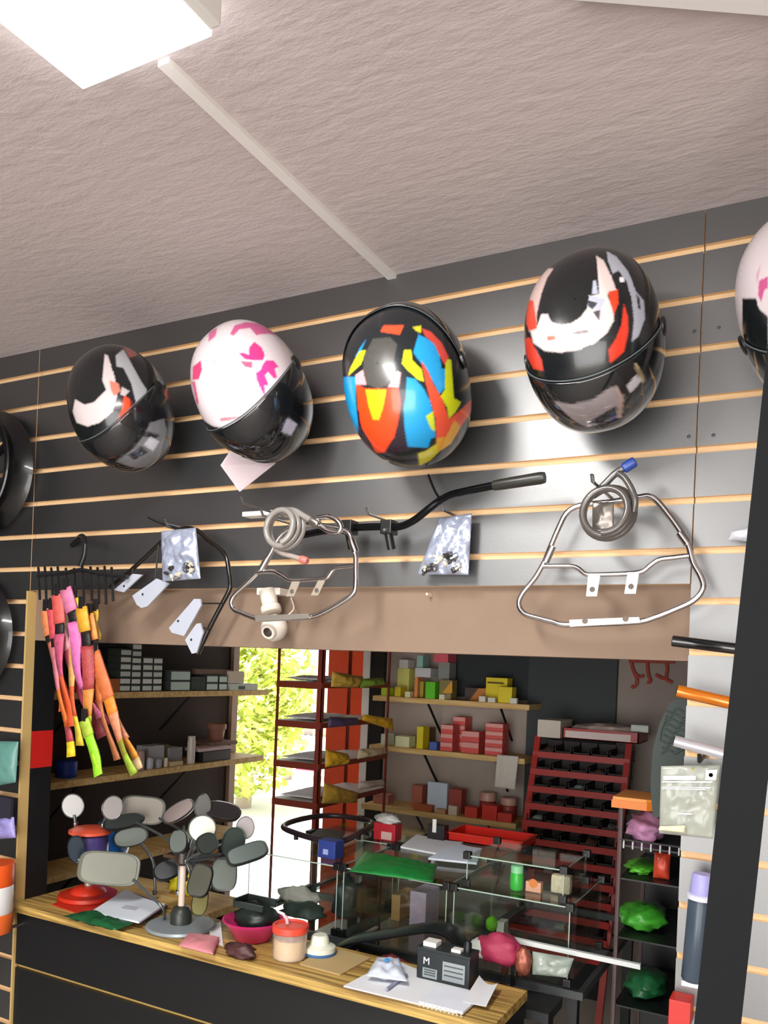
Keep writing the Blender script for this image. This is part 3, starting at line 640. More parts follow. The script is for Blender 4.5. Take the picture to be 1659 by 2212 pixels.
strap('maroon strap with a peach edge', (440, 980), (640, 1700), 14, [(.3, 'e0a486'), (.7, '7a1f28'), (1, 'a04048')], -.12)
strap('gold thin strap on the security camera side of the hanger', (575, 700), (590, 960), 9, [(.4, 'b8962a'), (1, '9c8428')], -.12, 2)
strap('orange strap with olive and green tail, longest of the bunch', (560, 1070), (900, 2110), 18, [(.38, 'c66a3c'), (.5, 'ee8430'), (.72, 'd98a68'), (.84, '8f8c2c'), (1, '9ab53a')], -.14, 8)
strap('copper strap with a cream tail', (600, 1200), (920, 2080), 15, [(.3, '9c4a2c'), (.7, 'd9926e'), (.9, 'e0923a'), (1, 'dcb98c')], -.12, 8)
strap('lime green strap hanging over the lower workshop shelf', (480, 1640), (620, 2110), 15, [(.3, '9fb83a'), (1, '8fd32a')], -.16, 4)
# ------------------------------------------------------------------ goods at the far left below the rims
g = 'goods on the slatwall beside the rims'
tag(bag('parts_bag', [at(*v, Y=-.05) for v in ((-30, 1702), (34, 1690), (40, 1602), (-30, 1600))], .03, mat('5f8f86', .35, vary=.2), crinkle=.006, seed=9), 'teal carded packet hanging beside the tan edge strip', 'packet', g)
T = thing('parts_bag', 'violet plastic packet with a dark header beside the tan edge strip', 'packet', at(10, 1812, Y=-.05), group=g)
bag('film', [at(*v, Y=-.05) for v in ((-30, 1815), (34, 1810), (30, 1765), (-30, 1765))], .03, mat('8f88c4', .3, vary=.3, nscale=30), T, crinkle=.008, seed=12)
box('header', at(-30, 1768, Y=-.055), at(27, 1725, Y=-.05) + Vector((0, .004, 0)), mat('2b2a35', .5), T)
c0 = at(-20, 2012, Y=-.11); c1 = at(-20, 1862, Y=-.11); hh = c1.z - c0.z
T = thing('oil_tub', 'orange and white round tub on a peg beside the tan edge strip', 'tub', c0)
for nm, a, b, hx in (('base_band', 0, .28, 'd9642a'), ('label_band', .28, .68, 'dcdcdc'), ('top_band', .68, 1, 'e2571c')):
    lathe(nm, c0, (0, 0, 1), [(.056, hh*a), (.058, hh*a + .003), (.058, hh*b - .003), (.056, hh*b)], mat(hx, .4), T)
tube('peg', [(c0.x, .004, c0.z - .006), (c0.x, -.19, c0.z - .006)], .005, STEEL, T)
# ------------------------------------------------------------------ bars and goods by the black bezel bar
def bar(label, a, b, r, m, Ya, Yb):
    p, q_ = at(*a, Y=Ya), at(*b, Y=Yb); d = (q_ - p).normalized(); T = thing('handlebar_tube', label, 'tube', p, group='tubes on the right-hand slatwall')
    L = (q_ - p).length
    V, F = tube_data([p, p + d*L], r, 18); link('tube', V, F, m, T, smooth='auto')
    lathe('end_plug', p + d*.0004, -d, [(r*.8, 0), (r*.8, .001), (r*.5, .0014)], BLK_PL, T, seg=16)
    tube('holder', [(q_.x - .03, .006, q_.z + .0), (q_.x - .03, Yb + r, q_.z)], .004, STEEL, T)
bar('gloss black tube on the slatwall, topmost of three', (1452, 1384), (1640, 1408), .0105, mat('121314', .15, coat=.8), -.10, -.07)
bar('orange tube on the slatwall between black and silver ones', (1462, 1492), (1640, 1533), .0115, mat('d9791c', .2, metal=.4, coat=.6), -.10, -.07)
bar('silver tube on the slatwall above the clear printed bag', (1456, 1600), (1640, 1650), .0105, mat('d6d6dc', .25, metal=.6), -.10, -.07)
T = thing('printed_bag', 'clear plastic bag with white printing hanging under the silver tube', 'packet', at(1485, 1815, Y=-.06))
qd = [at(*v, Y=-.06) for v in ((1424, 1800), (1540, 1812), (1556, 1652), (1428, 1655))]
bag('film', qd, .012, glass('c9cdc2', op=.55), T, crinkle=.006, n=22, seed=4)
bl, br, tr, tl = qd
def onq(u, v, off=-.009): return (bl*(1 - u) + br*u)*(1 - v) + (tl*(1 - u) + tr*u)*v + Vector((0, off, 0))
for u0, u1, v0, v1 in ((.06, .62, .80, .86), (.04, .9, .765, .785), (.04, .88, .69, .705), (.04, .8, .665, .68), (.34, .6, .315, .335)):
    prism('print_line', [onq(u0, v0), onq(u1, v0), onq(u1, v1), onq(u0, v1)], (0, -.0006, 0), PAPER, T)
lb = prism('price_sticker', [onq(.78, .8), onq(.96, .8), onq(.97, .94), onq(.78, .94)], (0, -.0008, 0), PAPER, T)
lathe('sticker_ring', onq(.87, .87, -.0102), (0, -1, 0), [(.005, 0), (.005, .0005), (.0038, .0005), (.0038, 0)], mat('c3c5c9', .6), lb, seg=16)
tube('cord', [onq(.55, .97, -.004), onq(.5, .5, .004), onq(.8, .3, .004), onq(.7, .36, .004), onq(.78, .42, .004), onq(.86, .3, .004)], .0018, mat('b8a04a', .5), T, sm=6)
bag('folded_slip', [onq(.0, .06), onq(.5, .05), onq(.5, .16), onq(.02, .12)], .006, mat('d6cfae', .6), T, crinkle=.003)
p = at(1522, 1632, Y=0); tube('hook', [(p.x, .006, p.z), (p.x, -.075, p.z - .005), (p.x, -.08, p.z + .008)], .004, BLACK, T)
T = thing('spray_tube', 'dark translucent tube with lilac cap standing by the black bezel bar', 'tube', at(1500, 2122, Y=-.06))
b0, t0 = at(1497, 2118, Y=-.06), at(1514, 1935, Y=-.06)
lathe('body', b0, t0 - b0, [(.019, 0), (.022, .004), (.022, (t0 - b0).length - .004), (.020, (t0 - b0).length)], mat('3d4a58', .3, vary=.2), T)
lathe('collar', t0, t0 - b0, [(.026, -.006), (.026, .002), (.022, .004)], mat('c9c9d6', .4), T)
lathe('cap', t0, t0 - b0, [(.02, .004), (.021, .01), (.019, .038), (.017, .042)], mat('9c98cf', .4), T)
box('holder', (b0.x - .02, -.065, b0.z - .012), (b0.x + .03, .004, b0.z - .002), STEEL, T)
p, r_ = at(1443, 2212, Y=-.05), at(1492, 2168, Y=-.05)
tag(box('small_box', (p.x, -.05, p.z), (r_.x, -.0005, r_.z), mat('c02a22', .5), bev=.002), 'small red carton on the slatwall under the dark translucent tube', 'box')
# ------------------------------------------------------------------ yard seen through the doorway
st(box('yard_ground', (-30, 2.2, -.12), (12, 40, -.02), mat('d9d4cc', .9, bump=.1, bscale=6)))
def leafy(name, label, px, py, Y, rx, rz, n, cols, cat='tree'):
    c = at(px, py, Y=Y); T = thing(name, label, cat, (c.x, c.y, -.02))
    V, F, mi = [], [], []
    for k in range(n):
        d = Vector((random.gauss(0, 1), random.gauss(0, 1), random.gauss(0, 1))).normalized()*(random.random()**.4)
        p = c + Vector((d.x*rx, d.y*rx, d.z*rz)) + Vector((noise.noise(d*3), noise.noise(d*3 + Vector((5, 0, 0))), 0))*rx*.3
        a = Vector((random.uniform(-1, 1), random.uniform(-1, 1), random.uniform(-.6, .6))).normalized(); b = a.orthogonal().normalized(); L = random.uniform(.05, .1)
        i = len(V); V += [p - a*L, p + b*L*.4, p + a*L, p - b*L*.4]; F.append((i, i + 1, i + 2, i + 3)); mi.append(k % len(cols))
    tag(link('foliage', V, F, [mat(h, .6) for h in cols], T, mi=mi), kind='stuff')
    tube('trunk', [(c.x, c.y, -.02), (c.x + .05, c.y, c.z*.5), (c.x, c.y, c.z)], [.1, .08, .04], mat('a89a86', .9), T)
leafy('yard_tree', 'lime green leafy tree in the sunlit yard beyond the doorway', 535, 1492, 6.2, .75, 1.3, 4600, ('d3d86a', 'bccb58', 'e2e28c', 'a9bb52'))
leafy('yard_bush', 'yellow green bush low by the house in the yard', 622, 1520, 8.5, .35, .55, 900, ('b8c060', 'a8b048'), 'bush')
c = at(655, 1640, Y=15)
T = thing('house', 'pale tan house with a low roof across the yard', 'house', (c.x, 15, -.02))
hx0, hx1 = at(570, 1560, Y=15).x, at(760, 1560, Y=15).x
hz = at(650, 1500, Y=15).z
box('house_wall', (hx0, 15, -.02), (hx1, 18, hz), mat('d3b592', .8), T)
prism('roof', [Vector((hx0 - .3, 14.6, hz)), Vector((hx1 + .3, 14.6, hz)), Vector((hx1 + .3, 16.5, hz + .9)), Vector((hx0 - .3, 16.5, hz + .9))], (0, 0, .12), mat('b49a8c', .8), T)
for px in (640, 672):
    p = at(px, 1592, Y=14.97); w = box('window', (p.x - .25, 14.96, p.z - .3), (p.x + .1, 15.0, p.z + .45), mat('efe6da', .5), T)
    box('pane', (p.x - .2, 14.95, p.z - .25), (p.x + .05, 14.962, p.z + .4), mat('8a7f78', .1), w)
a, b = at(637, 1696, Y=9.5), at(684, 1664, Y=9.5)
T = thing('yard_sign', 'pinkish red board standing in the yard behind the red rack', 'board', (a.x, 9.5, -.02))
box('panel', (a.x, 9.5, a.z), (b.x, 9.54, b.z), mat('d8405c', .6), T)
for x in (a.x + .05, b.x - .05): box('leg', (x - .02, 9.5, -.02), (x + .02, 9.53, a.z), mat('d0cbc6', .6), T)
# orange door leaf at the doorway
a, b = at(703, 1600, Y=2.16), at(788, 1600, Y=2.16)
T = tag(box('door_1', (a.x, 2.16, .0), (b.x, 2.2, 2.2), mat('bf3d12', .45, vary=.1, nscale=4), bev=.003), kind='structure')
lathe('door_handle', (b.x - .05, 2.16, 1.05), (0, -1, 0), [(.012, 0), (.012, .03), (.024, .035), (.024, .05), (.01, .055)], STEEL, T)
# ------------------------------------------------------------------ dark left workshop wall with shelves
def fbx(name, label, cat, group, r, m, X=-2.46, dp=.07, zb=None, side=True, parent=None, bev=.0015):
    x0, y0, x1, y1 = r; xm = (x0 + x1)/2
    A, B = at(x0, y1, X=X), at(x1, y1, X=X); zt = at(xm, y0, X=X).z; zl = at(xm, y1, X=X).z if zb is None else zb
    o = box(name, (X - dp, A.y, zl), (X, B.y, zt), m, parent, bev=bev)
    return tag(o, label, cat, group) if parent is None else o
def shelf_board(label, lo, hi, brackets, m=PINE, group='plank shelves'):
    T = thing('shelf', label, 'shelf', ((lo[0] + hi[0])/2, (lo[1] + hi[1])/2, lo[2]), group=group)
    box('board', lo, hi, m, T, bev=.002)
    for pts_ in brackets: tube('bracket', pts_, .006, BLACK, T, seg=6)
zs = [(1.575, 1.600), (1.247, 1.273), (.905, .928)]
for (z0, z1), nm, ye in zip(zs, ('upper pine shelf on the dark left workshop wall, full of grey cartons', 'lower pine shelf on the dark left workshop wall behind the straps', 'lowest pine shelf on the dark left workshop wall behind the mirrors'), (1.66, 1.64, 1.5)):
    shelf_board(nm, (-2.649, .104, z0), (-2.45, ye, z1), [[(-2.47, y, z0), (-2.64, y, z0 - .16)] for y in (.5, 1.1)])
L1 = 1.6005; gB = 'grey cartons on the upper left shelf'
GC = [mat('dde6e0', .6, vary=.06), mat('e4e9e5', .6, vary=.06), mat('d0dad4', .6, vary=.06)]
DKB = mat('3e443f', .6)
def carton(label, r, n, group=gB, X=-2.46, dp=.09, m=None, top=False):
    """stacked cartons, each its own thing: body and pale end label"""
    x0, y0, x1, y1 = r; A, B = at(x0, y1, X=X), at(x1, y1, X=X); zt = at((x0 + x1)/2, y0, X=X).z; h = (zt - L1)/n
    for k in range(n):
        T = thing('carton', label + (', at the foot of the stack' if k == 0 else ', topmost of the stack' if k == n - 1 else ', %s up from the board' % ('first', 'second', 'third', 'fourth', 'fifth', 'sixth')[k]), 'box', (X, (A.y + B.y)/2, L1 + h*k), group=group)
        box('body', (X - dp, A.y + .001, L1 + h*k + .0003), (X, B.y - .001, L1 + h*(k + 1) - .0006), DKB, T, bev=.001)
        box('end_label', (X, A.y + .004, L1 + h*k + .004), (X + .0012, B.y - .004, L1 + h*(k + 1) - .006), m or GC[k % 3], T)
carton('small grey carton in the tallest column', (257, 1401, 281, 1497), 6)
carton('small pale carton in the column right against the tallest', (282, 1389, 303, 1497), 7)
carton('small grey carton in the shorter column', (306, 1419, 328, 1497), 5)
carton('small white ended carton in the shorter column', (329, 1420, 349, 1497), 5)
carton('wide mint ended carton', (367, 1448, 410, 1497), 2, m=mat('c3dacf', .6))
carton('dark ended green carton', (413, 1462, 443, 1497), 2, m=mat('24382f', .6))
carton('small mint carton by the dark green ones', (445, 1458, 470, 1497), 2, m=mat('c6ddd2', .6))
carton('small pale carton by the yard doorway', (472, 1459, 490, 1497), 2, m=mat('d0e3da', .6))
fbx('wooden_strip', 'thin brown strip lying across the mint cartons', 'strip', None, (425, 1446, 505, 1457), mat('7d6555', .7), X=-2.475, dp=.03)
fbx('carton', 'orange carton beside the tallest grey column', 'box', None, (224, 1466, 258, 1500), mat('b5622a', .6), zb=L1)
fbx('binder', 'dark navy binder standing behind the straps', 'binder', None, (226, 1398, 254, 1500), mat('141728', .6), X=-2.53, zb=L1)
T = fbx('carton', 'pale carton with green label at the doorway end of the upper shelf', 'box', None, (500, 1477, 556, 1497), mat('c7d3c6', .6), X=-2.452, zb=L1)
box('green_label', T.location + Vector((.0352, -.05, .004)), T.location + Vector((.0362, .0, .02)), mat('2c4034', .5), T); 
T['label'] = 'pale carton with dark green label at the doorway end of the upper shelf'
fbx('carton', 'cream carton on top of the carton with dark green label', 'box', None, (497, 1450, 527, 1476), mat('d3c6b2', .6), X=-2.455, dp=.06)
# lower left shelf
L2 = 1.2735; gJ = 'small stock on the lower left shelf'
p = at(142, 1683, X=-2.53); hh = at(142, 1643, X=-2.53).z - L2
T = thing('tape_tub', 'round blue tub at the strap end of the lower left shelf', 'tub', (p.x, p.y, L2), group=gJ)
lathe('body', (p.x, p.y, L2), (0, 0, 1), [(.038, 0), (.04, .003), (.04, hh*.45), (.038, hh*.5)], mat('1c3a9c', .4), T)
lathe('lid', (p.x, p.y, L2), (0, 0, 1), [(.041, hh*.5), (.041, hh*.95), (.038, hh), (.01, hh)], mat('24449f', .4), T)
fbx('carton', 'grey carton with grid label, tall, on the lower left shelf', 'box', gJ, (320, 1611, 354, 1650), mat('a9a9b0', .6, vary=.3, nscale=120), zb=L2, X=-2.51)
fbx('carton', 'grey carton with grid label beside the white canister', 'box', gJ, (365, 1615, 393, 1648), mat('9a9aa2', .6, vary=.3, nscale=120), zb=L2, X=-2.51)
fbx('carton', 'olive narrow carton between grey ones', 'box', gJ, (355, 1608, 364, 1648), mat('5c5c34', .6), zb=L2, X=-2.52)
def jar(label, px, y0, y1, r, hx, X=-2.478, group=gJ, lid=None):
    p = at(px, y1, X=X); h = at(px, y0, X=X).z - L2
    T = thing('jar', label, 'jar', (p.x, p.y, L2), group=group)
    lathe('body', (p.x, p.y, L2), (0, 0, 1), [(r*.92, 0), (r, .003), (r, h*.8), (r*.85, h*.86)], mat(hx, .35), T, seg=20)
    lathe('lid', (p.x, p.y, L2), (0, 0, 1), [(r*.9, h*.86), (r*.9, h*.98), (r*.8, h)], mat(lid or hx, .4), T, seg=20)
jar('white tall canister on the lower left shelf', 412, 1590, 1645, .018, 'cfc8bc')
jar('small silvery jar in front of the grid labelled carton', 323, 1637, 1660, .014, 'b8bcc6')
jar('small smoky jar beside the silvery one', 342, 1640, 1660, .013, '9c9ca4')
jar('cream little bottle beside the smoky jar', 358, 1637, 1656, .009, 'd9cfb4')
jar('pinkish pot half behind the longest strap', 303, 1622, 1655, .016, 'a88a84')
fbx('flat_tin', 'flat beige tin before the tall canister', 'tin', gJ, (372, 1645, 395, 1652), mat('c9b48c', .5), X=-2.462, zb=L2)
T = fbx('radio', 'black flat unit with pale top near the yard doorway', 'radio', gJ, (438, 1622, 498, 1643), mat('1c1b1d', .4), zb=L2)
fbx('tray', 'pale pink tray on the black flat unit', 'tray', gJ, (432, 1614, 500, 1621), mat('bfa9aa', .5), dp=.09)
p = at(466, 1602, X=-2.56)
T = thing('flower_pot', 'brown pot on a short bracket shelf by the doorway', 'pot', p)
lathe('body', p, (0, 0, 1), [(.03, .004), (.034, .01), (.042, .06), (.048, .062), (.048, .085), (.04, .086), (.038, .075)], mat('8d5f50', .7), T)
box('bracket_shelf', (-2.649, p.y - .09, p.z - .012), (-2.5, p.y + .09, p.z + .004), mat('7a6454', .7), T)
# ------------------------------------------------------------------ back wall shelves
def fb(name, label, cat, group, r, m, Y=1.81, dp=.07, zb=None, parent=None, bev=.0015):
    x0, y0, x1, y1 = r
    A = at(x0, y1, Y=Y); B = at(x1, y1, Y=Y)
    sh = pj(Vector((B.x, Y + dp, B.z)))[0] - pj(B)[0]; B = at(max(x1 - sh, x0 + (x1 - x0)*.5), y1, Y=Y)
    zt = at(x0 + (x1 - x0)*.4, y0, Y=Y).z; zl = A.z if zb is None else zb
    if zt <= zl + .004: zt = zl + .01
    o = box(name, (A.x, Y, zl), (B.x, Y + dp, zt), m, parent, bev=bev)
    return tag(o, label, cat, group) if parent is None else o
bz = []
for (xa, ya), (xb, yb), nm in (((805, 1505), (1143, 1530), 'top pine shelf on the back wall carrying yellow cartons'), ((797, 1612), (1133, 1646), 'middle pine shelf on the back wall carrying red cartons'), ((780, 1740), (1114, 1786), 'bottom pine shelf on the back wall carrying red tins')):
    A, B = at(xa, ya, Y=1.79), at(xb, yb, Y=1.79); z = (A.z + B.z)/2
    shelf_board(nm, (A.x, 1.79, z - .014), (B.x, 1.998, z + .011), [[(A.x + (B.x - A.x)*f, 1.82, z - .014), (A.x + (B.x - A.x)*f, 1.99, z - .17)] for f in (.36, .82)])
    bz.append(z + .0115)
g1, g2, g3 = 'stock on the top back shelf', 'stock on the middle back shelf', 'stock on the bottom back shelf'
def S1(label, r, hx, Y=1.81, dp=.07, zb=bz[0], g=g1, nm='carton', cat='box', **k): return fb(nm, label, cat, g, r, mat(hx, .55, **k), Y=Y, dp=dp, zb=zb)
S1('lime low carton at the red rack end of the top back shelf', (823, 1486, 850, 1505), 'b4c52c')
S1('mustard low carton on the top back shelf', (852, 1484, 877, 1506), 'd2c128')
S1('cream small carton on the top back shelf', (874, 1494, 893, 1508), 'dcd8b0', Y=1.80, dp=.04)
S1('pale yellow tall carton behind the mustard one', (857, 1444, 897, 1506), 'd9d878', Y=1.90, dp=.08)
S1('white carton lying on the pale yellow one', (862, 1425, 896, 1443), 'd0ccc6', Y=1.90, dp=.08, zb=None)
S1('orange narrow carton on the top back shelf', (894, 1462, 908, 1508), 'd98a4c', Y=1.83)
S1('grey white carton resting on the orange one', (896, 1443, 948, 1462), 'c3c3c4', Y=1.83, dp=.1, zb=None)
S1('teal labelled white carton near the lintel', (900, 1416, 926, 1442), '8fb8aa', Y=1.85, zb=None)
S1('olive carton behind the bright green tin', (905, 1472, 922, 1510), 'a89a34', Y=1.86)
T = S1('bright green tin on the top back shelf', (918, 1473, 948, 1511), '62c424', Y=1.80, dp=.05, nm='tin', cat='tin')
box('tin_lid', T.location + Vector((-.02, -.02, .0)), T.location + Vector((.02, .02, .0)), BLACK, T) if False else None
S1('pinkish red carton high under the lintel', (937, 1411, 985, 1430), 'd85a66', Y=1.86, zb=None, dp=.1)
S1('clear grey canister under the pinkish red carton', (946, 1431, 984, 1468), '8a8a86', Y=1.87, zb=None, dp=.08)
T = S1('brown carton with a gold triangle on its front', (948, 1469, 986, 1513), '8a7a4a', Y=1.82)
p = at(955, 1497, Y=1.819); prism('gold_triangle', [at(955, 1497, Y=1.8195), at(977, 1497, Y=1.8195), at(977, 1470, Y=1.8195)], (0, -.001, 0), mat('dfa02c', .5), T)
S1('small cream box before the gold triangle', (948, 1500, 965, 1512), 'dcd4b8', Y=1.795, dp=.03)
T = S1('dark carton with a tan sloping side behind the yellow ones', (1003, 1486, 1060, 1518), '4a3a34', Y=1.88, dp=.08)
prism('tan_side', [at(1010, 1518, Y=1.878), at(1052, 1518, Y=1.878), at(1050, 1487, Y=1.878), at(1034, 1487, Y=1.878)], (0, -.002, 0), mat('c07a36', .6), T)
YB_ = 'e6cf1c'
T = S1('large yellow carton with dark lettering band, standing at the back', (1048, 1464, 1105, 1520), YB_, Y=1.87)
prism('lettering_band', [at(1053, 1476, Y=1.8695), at(1088, 1478, Y=1.8695), at(1088, 1474, Y=1.8695), at(1053, 1472, Y=1.8695)], (0, -.0008, 0), mat('5c5210', .6), T)
S1('yellow carton in front of the large lettered one', (1075, 1484, 1114, 1526), 'e4cd20', Y=1.81, dp=.06)
for k, (r, d) in enumerate((((1034, 1504, 1051, 1519), 'next to the tan sloping side'), ((1053, 1507, 1072, 1521), 'between the yellow cartons'), ((1101, 1508, 1119, 1524), 'at the dark panel end of the shelf'))):
    S1('tiny white box ' + d, r, 'd9d6c8', Y=1.795, dp=.02)
Z2 = bz[1]
def S2(label, r, hx, Y=1.81, dp=.07, zb=Z2, **k): return S1(label, r, hx, Y, dp, zb, g2, **k)
S2('pale mint carton on the middle back shelf', (822, 1586, 851, 1615), 'cdd8c4')
S2('cream carton with blue spot on the middle back shelf', (853, 1591, 897, 1617), 'd8dcae')
S2('tall yellow carton on the middle back shelf', (899, 1570, 926, 1620), 'd8c81c')
S2('tall brown carton behind the yellow one', (918, 1572, 935, 1620), '6a5230', Y=1.9)
S2('blue small can beside the red cartons', (927, 1603, 950, 1624), '4c64b0', dp=.04, nm='can', cat='can')
RB = 'd1524c'
def redstack(desc, x0, x1, ys, Y=1.81, dp=.08, zb=Z2, g=g2):
    ztop = at((x0 + x1)/2, ys[0], Y=Y).z; n = len(ys); h = (ztop - zb)/n
    A = at(x0, ys[-1], Y=Y); B = at(x1, ys[-1], Y=Y); sh = pj(Vector((B.x, Y + dp, B.z)))[0] - pj(B)[0]; B = at(x1 - sh, ys[-1], Y=Y)
    for k in range(n):
        T = thing('carton', 'red carton with pale label, ' + desc + (', lowest' if k == 0 else ', uppermost' if k == n - 1 else ', %s up' % ('first', 'second', 'third')[k]), 'box', ((A.x + B.x)/2, Y, zb + h*k), group='red cartons on the middle back shelf')
        box('body', (A.x + .0006, Y, zb + h*k + .0003), (B.x - .0006, Y + dp, zb + h*(k + 1) - .0006), mat(RB, .5, vary=.12), T, bev=.001)
        box('label_band', (A.x + .002, Y - .0008, zb + h*(k + .5)), (B.x - .002, Y, zb + h*(k + .95)), mat('dd9c94', .5), T)
redstack('stack beside the blue can', 951, 992, [1566, 1584, 1603])
redstack('stack behind and between', 977, 1017, [1549, 1566, 1584, 1603], Y=1.90)
redstack('wide middle stack', 996, 1048, [1580, 1603])
redstack('stack next to the hanging cloth', 1047, 1098, [1563, 1580, 1597, 1614])
Z3 = bz[2]
def S3(label, r, hx, Y=1.81, dp=.06, zb=Z3, **k): return S1(label, r, hx, Y, dp, zb, g3, **k)
S3('brown red card box on the bottom back shelf', (888, 1697, 922, 1742), 'a8604e', Y=1.86)
T = S3('white and pale blue packet standing on the bottom back shelf', (922, 1690, 968, 1746), 'c4d3e2', Y=1.83, dp=.02, nm='packet', cat='packet')
S3('dark red display box beside the white packet', (968, 1705, 1006, 1752), 'a5463c', Y=1.84)
S3('cream small box before the display box', (968, 1741, 992, 1755), 'd6c3ae', Y=1.795, dp=.03)
S3('low brown tray of parts on the bottom back shelf', (893, 1738, 940, 1749), 'a8542c', Y=1.795, dp=.04)
S3('flat tan box on the bottom back shelf', (941, 1748, 967, 1755), 'c09068', Y=1.795, dp=.03)
S3('red low box at the cloth end of the bottom shelf', (1003, 1744, 1040, 1772), 'cf3b2c', Y=1.80)
S3('bright red square box on the bottom shelf', (1040, 1740, 1082, 1776), 'd62f22', Y=1.80)
S3('red box foremost at the end of the bottom shelf', (1074, 1757, 1112, 1786), 'c93328', Y=1.795, dp=.05)
S3('pinkish open box of cloths at the red rack end', (805, 1716, 850, 1738), 'b8786a', Y=1.85)
for px, y0, y1, d in ((1053, 1711, 1745, 'behind the bright red square box'), (1098, 1722, 1758, 'at the shelf end')):
    p = at(px, y1, Y=1.92); zt = at(px, y0, Y=1.92).z
    T = thing('tin', 'round maroon tin with pale lid ' + d, 'tin', (p.x, p.y, Z3), group='maroon tins')
    h = zt - Z3; lathe('body', (p.x, p.y, Z3), (0, 0, 1), [(.038, 0), (.038, h*.6), (.034, h*.64)], mat('9c4038', .4), T); lathe('lid', (p.x, p.y, Z3), (0, 0, 1), [(.038, h*.64), (.038, h*.95), (.034, h)], mat('c89a8c', .4), T)
tag(bag('hanging_cloth', [at(1068, 1700, Y=1.775), at(1112, 1706, Y=1.775), at(1120, 1634, Y=1.775), at(1074, 1630, Y=1.775)], .012, mat('cfcabf', .8), crinkle=.008, seed=2), 'white cloth with a tan stripe hanging off the middle back shelf', 'cloth')
# dark panels on the back wall
a, b = at(985, 1450, Y=1.985), at(1143, 1450, Y=1.985)
box('dark_board', (a.x, 1.985, bz[0] + .01), (b.x, 1.9995, 2.6), mat('23282a', .7), wb)
a, b = at(1140, 1500, Y=1.97), at(1331, 1500, Y=1.97)
box('dark_board', (a.x, 1.97, .3), (b.x, 1.9995, 2.6), mat('2c3234', .6), wb)
T = thing('hook_rail', 'red hooks hanging on the pale back wall under the lintel', 'hooks', at(1405, 1440, Y=1.97))
oh = (1100, 1400, 4.3658); RH = mat('b5483a', .5)
for L in ([(1150, 130), (1165, 200), (1200, 280), (1200, 340), (1170, 370), (1150, 360)], [(1300, 130), (1310, 250), (1330, 300), (1320, 325), (1300, 318)], [(1480, 130), (1490, 200), (1480, 290), (1540, 325)], [(1170, 220), (1220, 270), (1270, 260)], [(1380, 250), (1430, 280), (1480, 290)]):
    tube('hook', pts(oh, L, 1.985), .007, RH, T, sm=4, seg=8)
tube('rail', pts(oh, [(1130, 120), (1560, 130)], 1.985), .008, RH, T, seg=8)
# ------------------------------------------------------------------ red angle-iron rack in front of the doorway
RED = mat('7c2e1c', .5, vary=.15, nscale=20); XB, YBk, YCk, XA = -1.745, 1.04, 1.62, -1.962
T = thing('shelf_rack', 'red angle iron shelf rack standing before the yard doorway', 'rack', (-1.85, 1.3, 0))
for x, y, w in ((XB, YBk, .022), (XA, YBk, .012), (XB, YCk, .012), (XA, YCk, .012)):
    V, F = [], []
    sx = -1 if x == XB else 1; sy = 1 if y == YBk else -1
    multi('post', [((min(x, x + sx*w), min(y, y + sy*.003), 0), (max(x, x + sx*w), max(y, y + sy*.003), 1.95)), ((min(x, x + sx*.003), min(y, y + sy*w), 0), (max(x, x + sx*.003), max(y, y + sy*w), 1.95))], RED, T)
rz = [at(695, yy, Y=YBk).z for yy in (1475, 1562, 1652, 1737)]
for k, z in enumerate(rz + [.55, .2]):
    s = box('rack_shelf', (XA, YBk, z - .004), (XB, YCk, z), mat('c9c3bd', .5), T)
    multi('rail', [((XA, YBk - .002, z - .026), (XB, YBk, z)), ((XB, YBk, z - .022), (XB + .002, YCk, z))], RED, T)
gy = 'yellow bags on the red rack'
def rbag(label, quad, hx, Yx, seed, t=.05, group=gy, X=None):
    q4 = [at(x, y, X=XB - .02 + (Yx if i in (0, 3) else Yx)) for i, (x, y) in enumerate(quad)]
    return tag(bag('goods_bag', q4, t, mat(hx, .5, vary=.3, nscale=40), crinkle=.014, seed=seed, flat=3), label, 'bag', group)
rbag('gold bag drooping over the top of the red rack', ((715, 1484), (775, 1485), (785, 1462), (718, 1450)), 'c8a244', .03, 1)
rbag('green and gold bag at the end of the red rack top', ((778, 1486), (832, 1478), (828, 1464), (782, 1466)), '7a9a30', .03, 2)
rbag('yellow bag on the second tier of the red rack', ((782, 1556), (850, 1578), (848, 1552), (785, 1543)), 'dba524', .035, 3)
rbag('dark blue bag lying on the second tier of the red rack', ((708, 1572), (775, 1566), (772, 1550), (712, 1548)), '4a3a58', .03, 4)
rbag('yellow bag slumped on the third tier of the red rack', ((702, 1658), (755, 1650), (752, 1628), (704, 1618)), 'cf9f24', .035, 5)
rbag('cream bag at the end of the third tier', ((772, 1640), (835, 1628), (832, 1614), (775, 1618)), 'c9b894', .03, 6)
rbag('gold bag spread over the lowest tier of the red rack', ((696, 1736), (770, 1734), (775, 1712), (700, 1690)), 'c8a040', .035, 7)
rbag('pale carton wrap at the end of the lowest tier', ((772, 1706), (830, 1698), (828, 1684), (776, 1688)), 'cdbdb2', .03, 8)
for k, (z, d) in enumerate(zip(rz, ('top', 'second', 'third', 'lowest'))):
    tag(bag('paper_sheets', [Vector((XA + .02, YBk + .02, z + .013)), Vector((XB - .03, YBk + .02, z + .013)), Vector((XB - .05, YBk + .3, z + .016)), Vector((XA + .02, YBk + .3, z + .016))], .018, mat('e6e4e6', .8), crinkle=.004, seed=20 + k), 'white sheets lying on the %s tier of the red rack' % d, 'sheets', 'white sheets on the red rack')
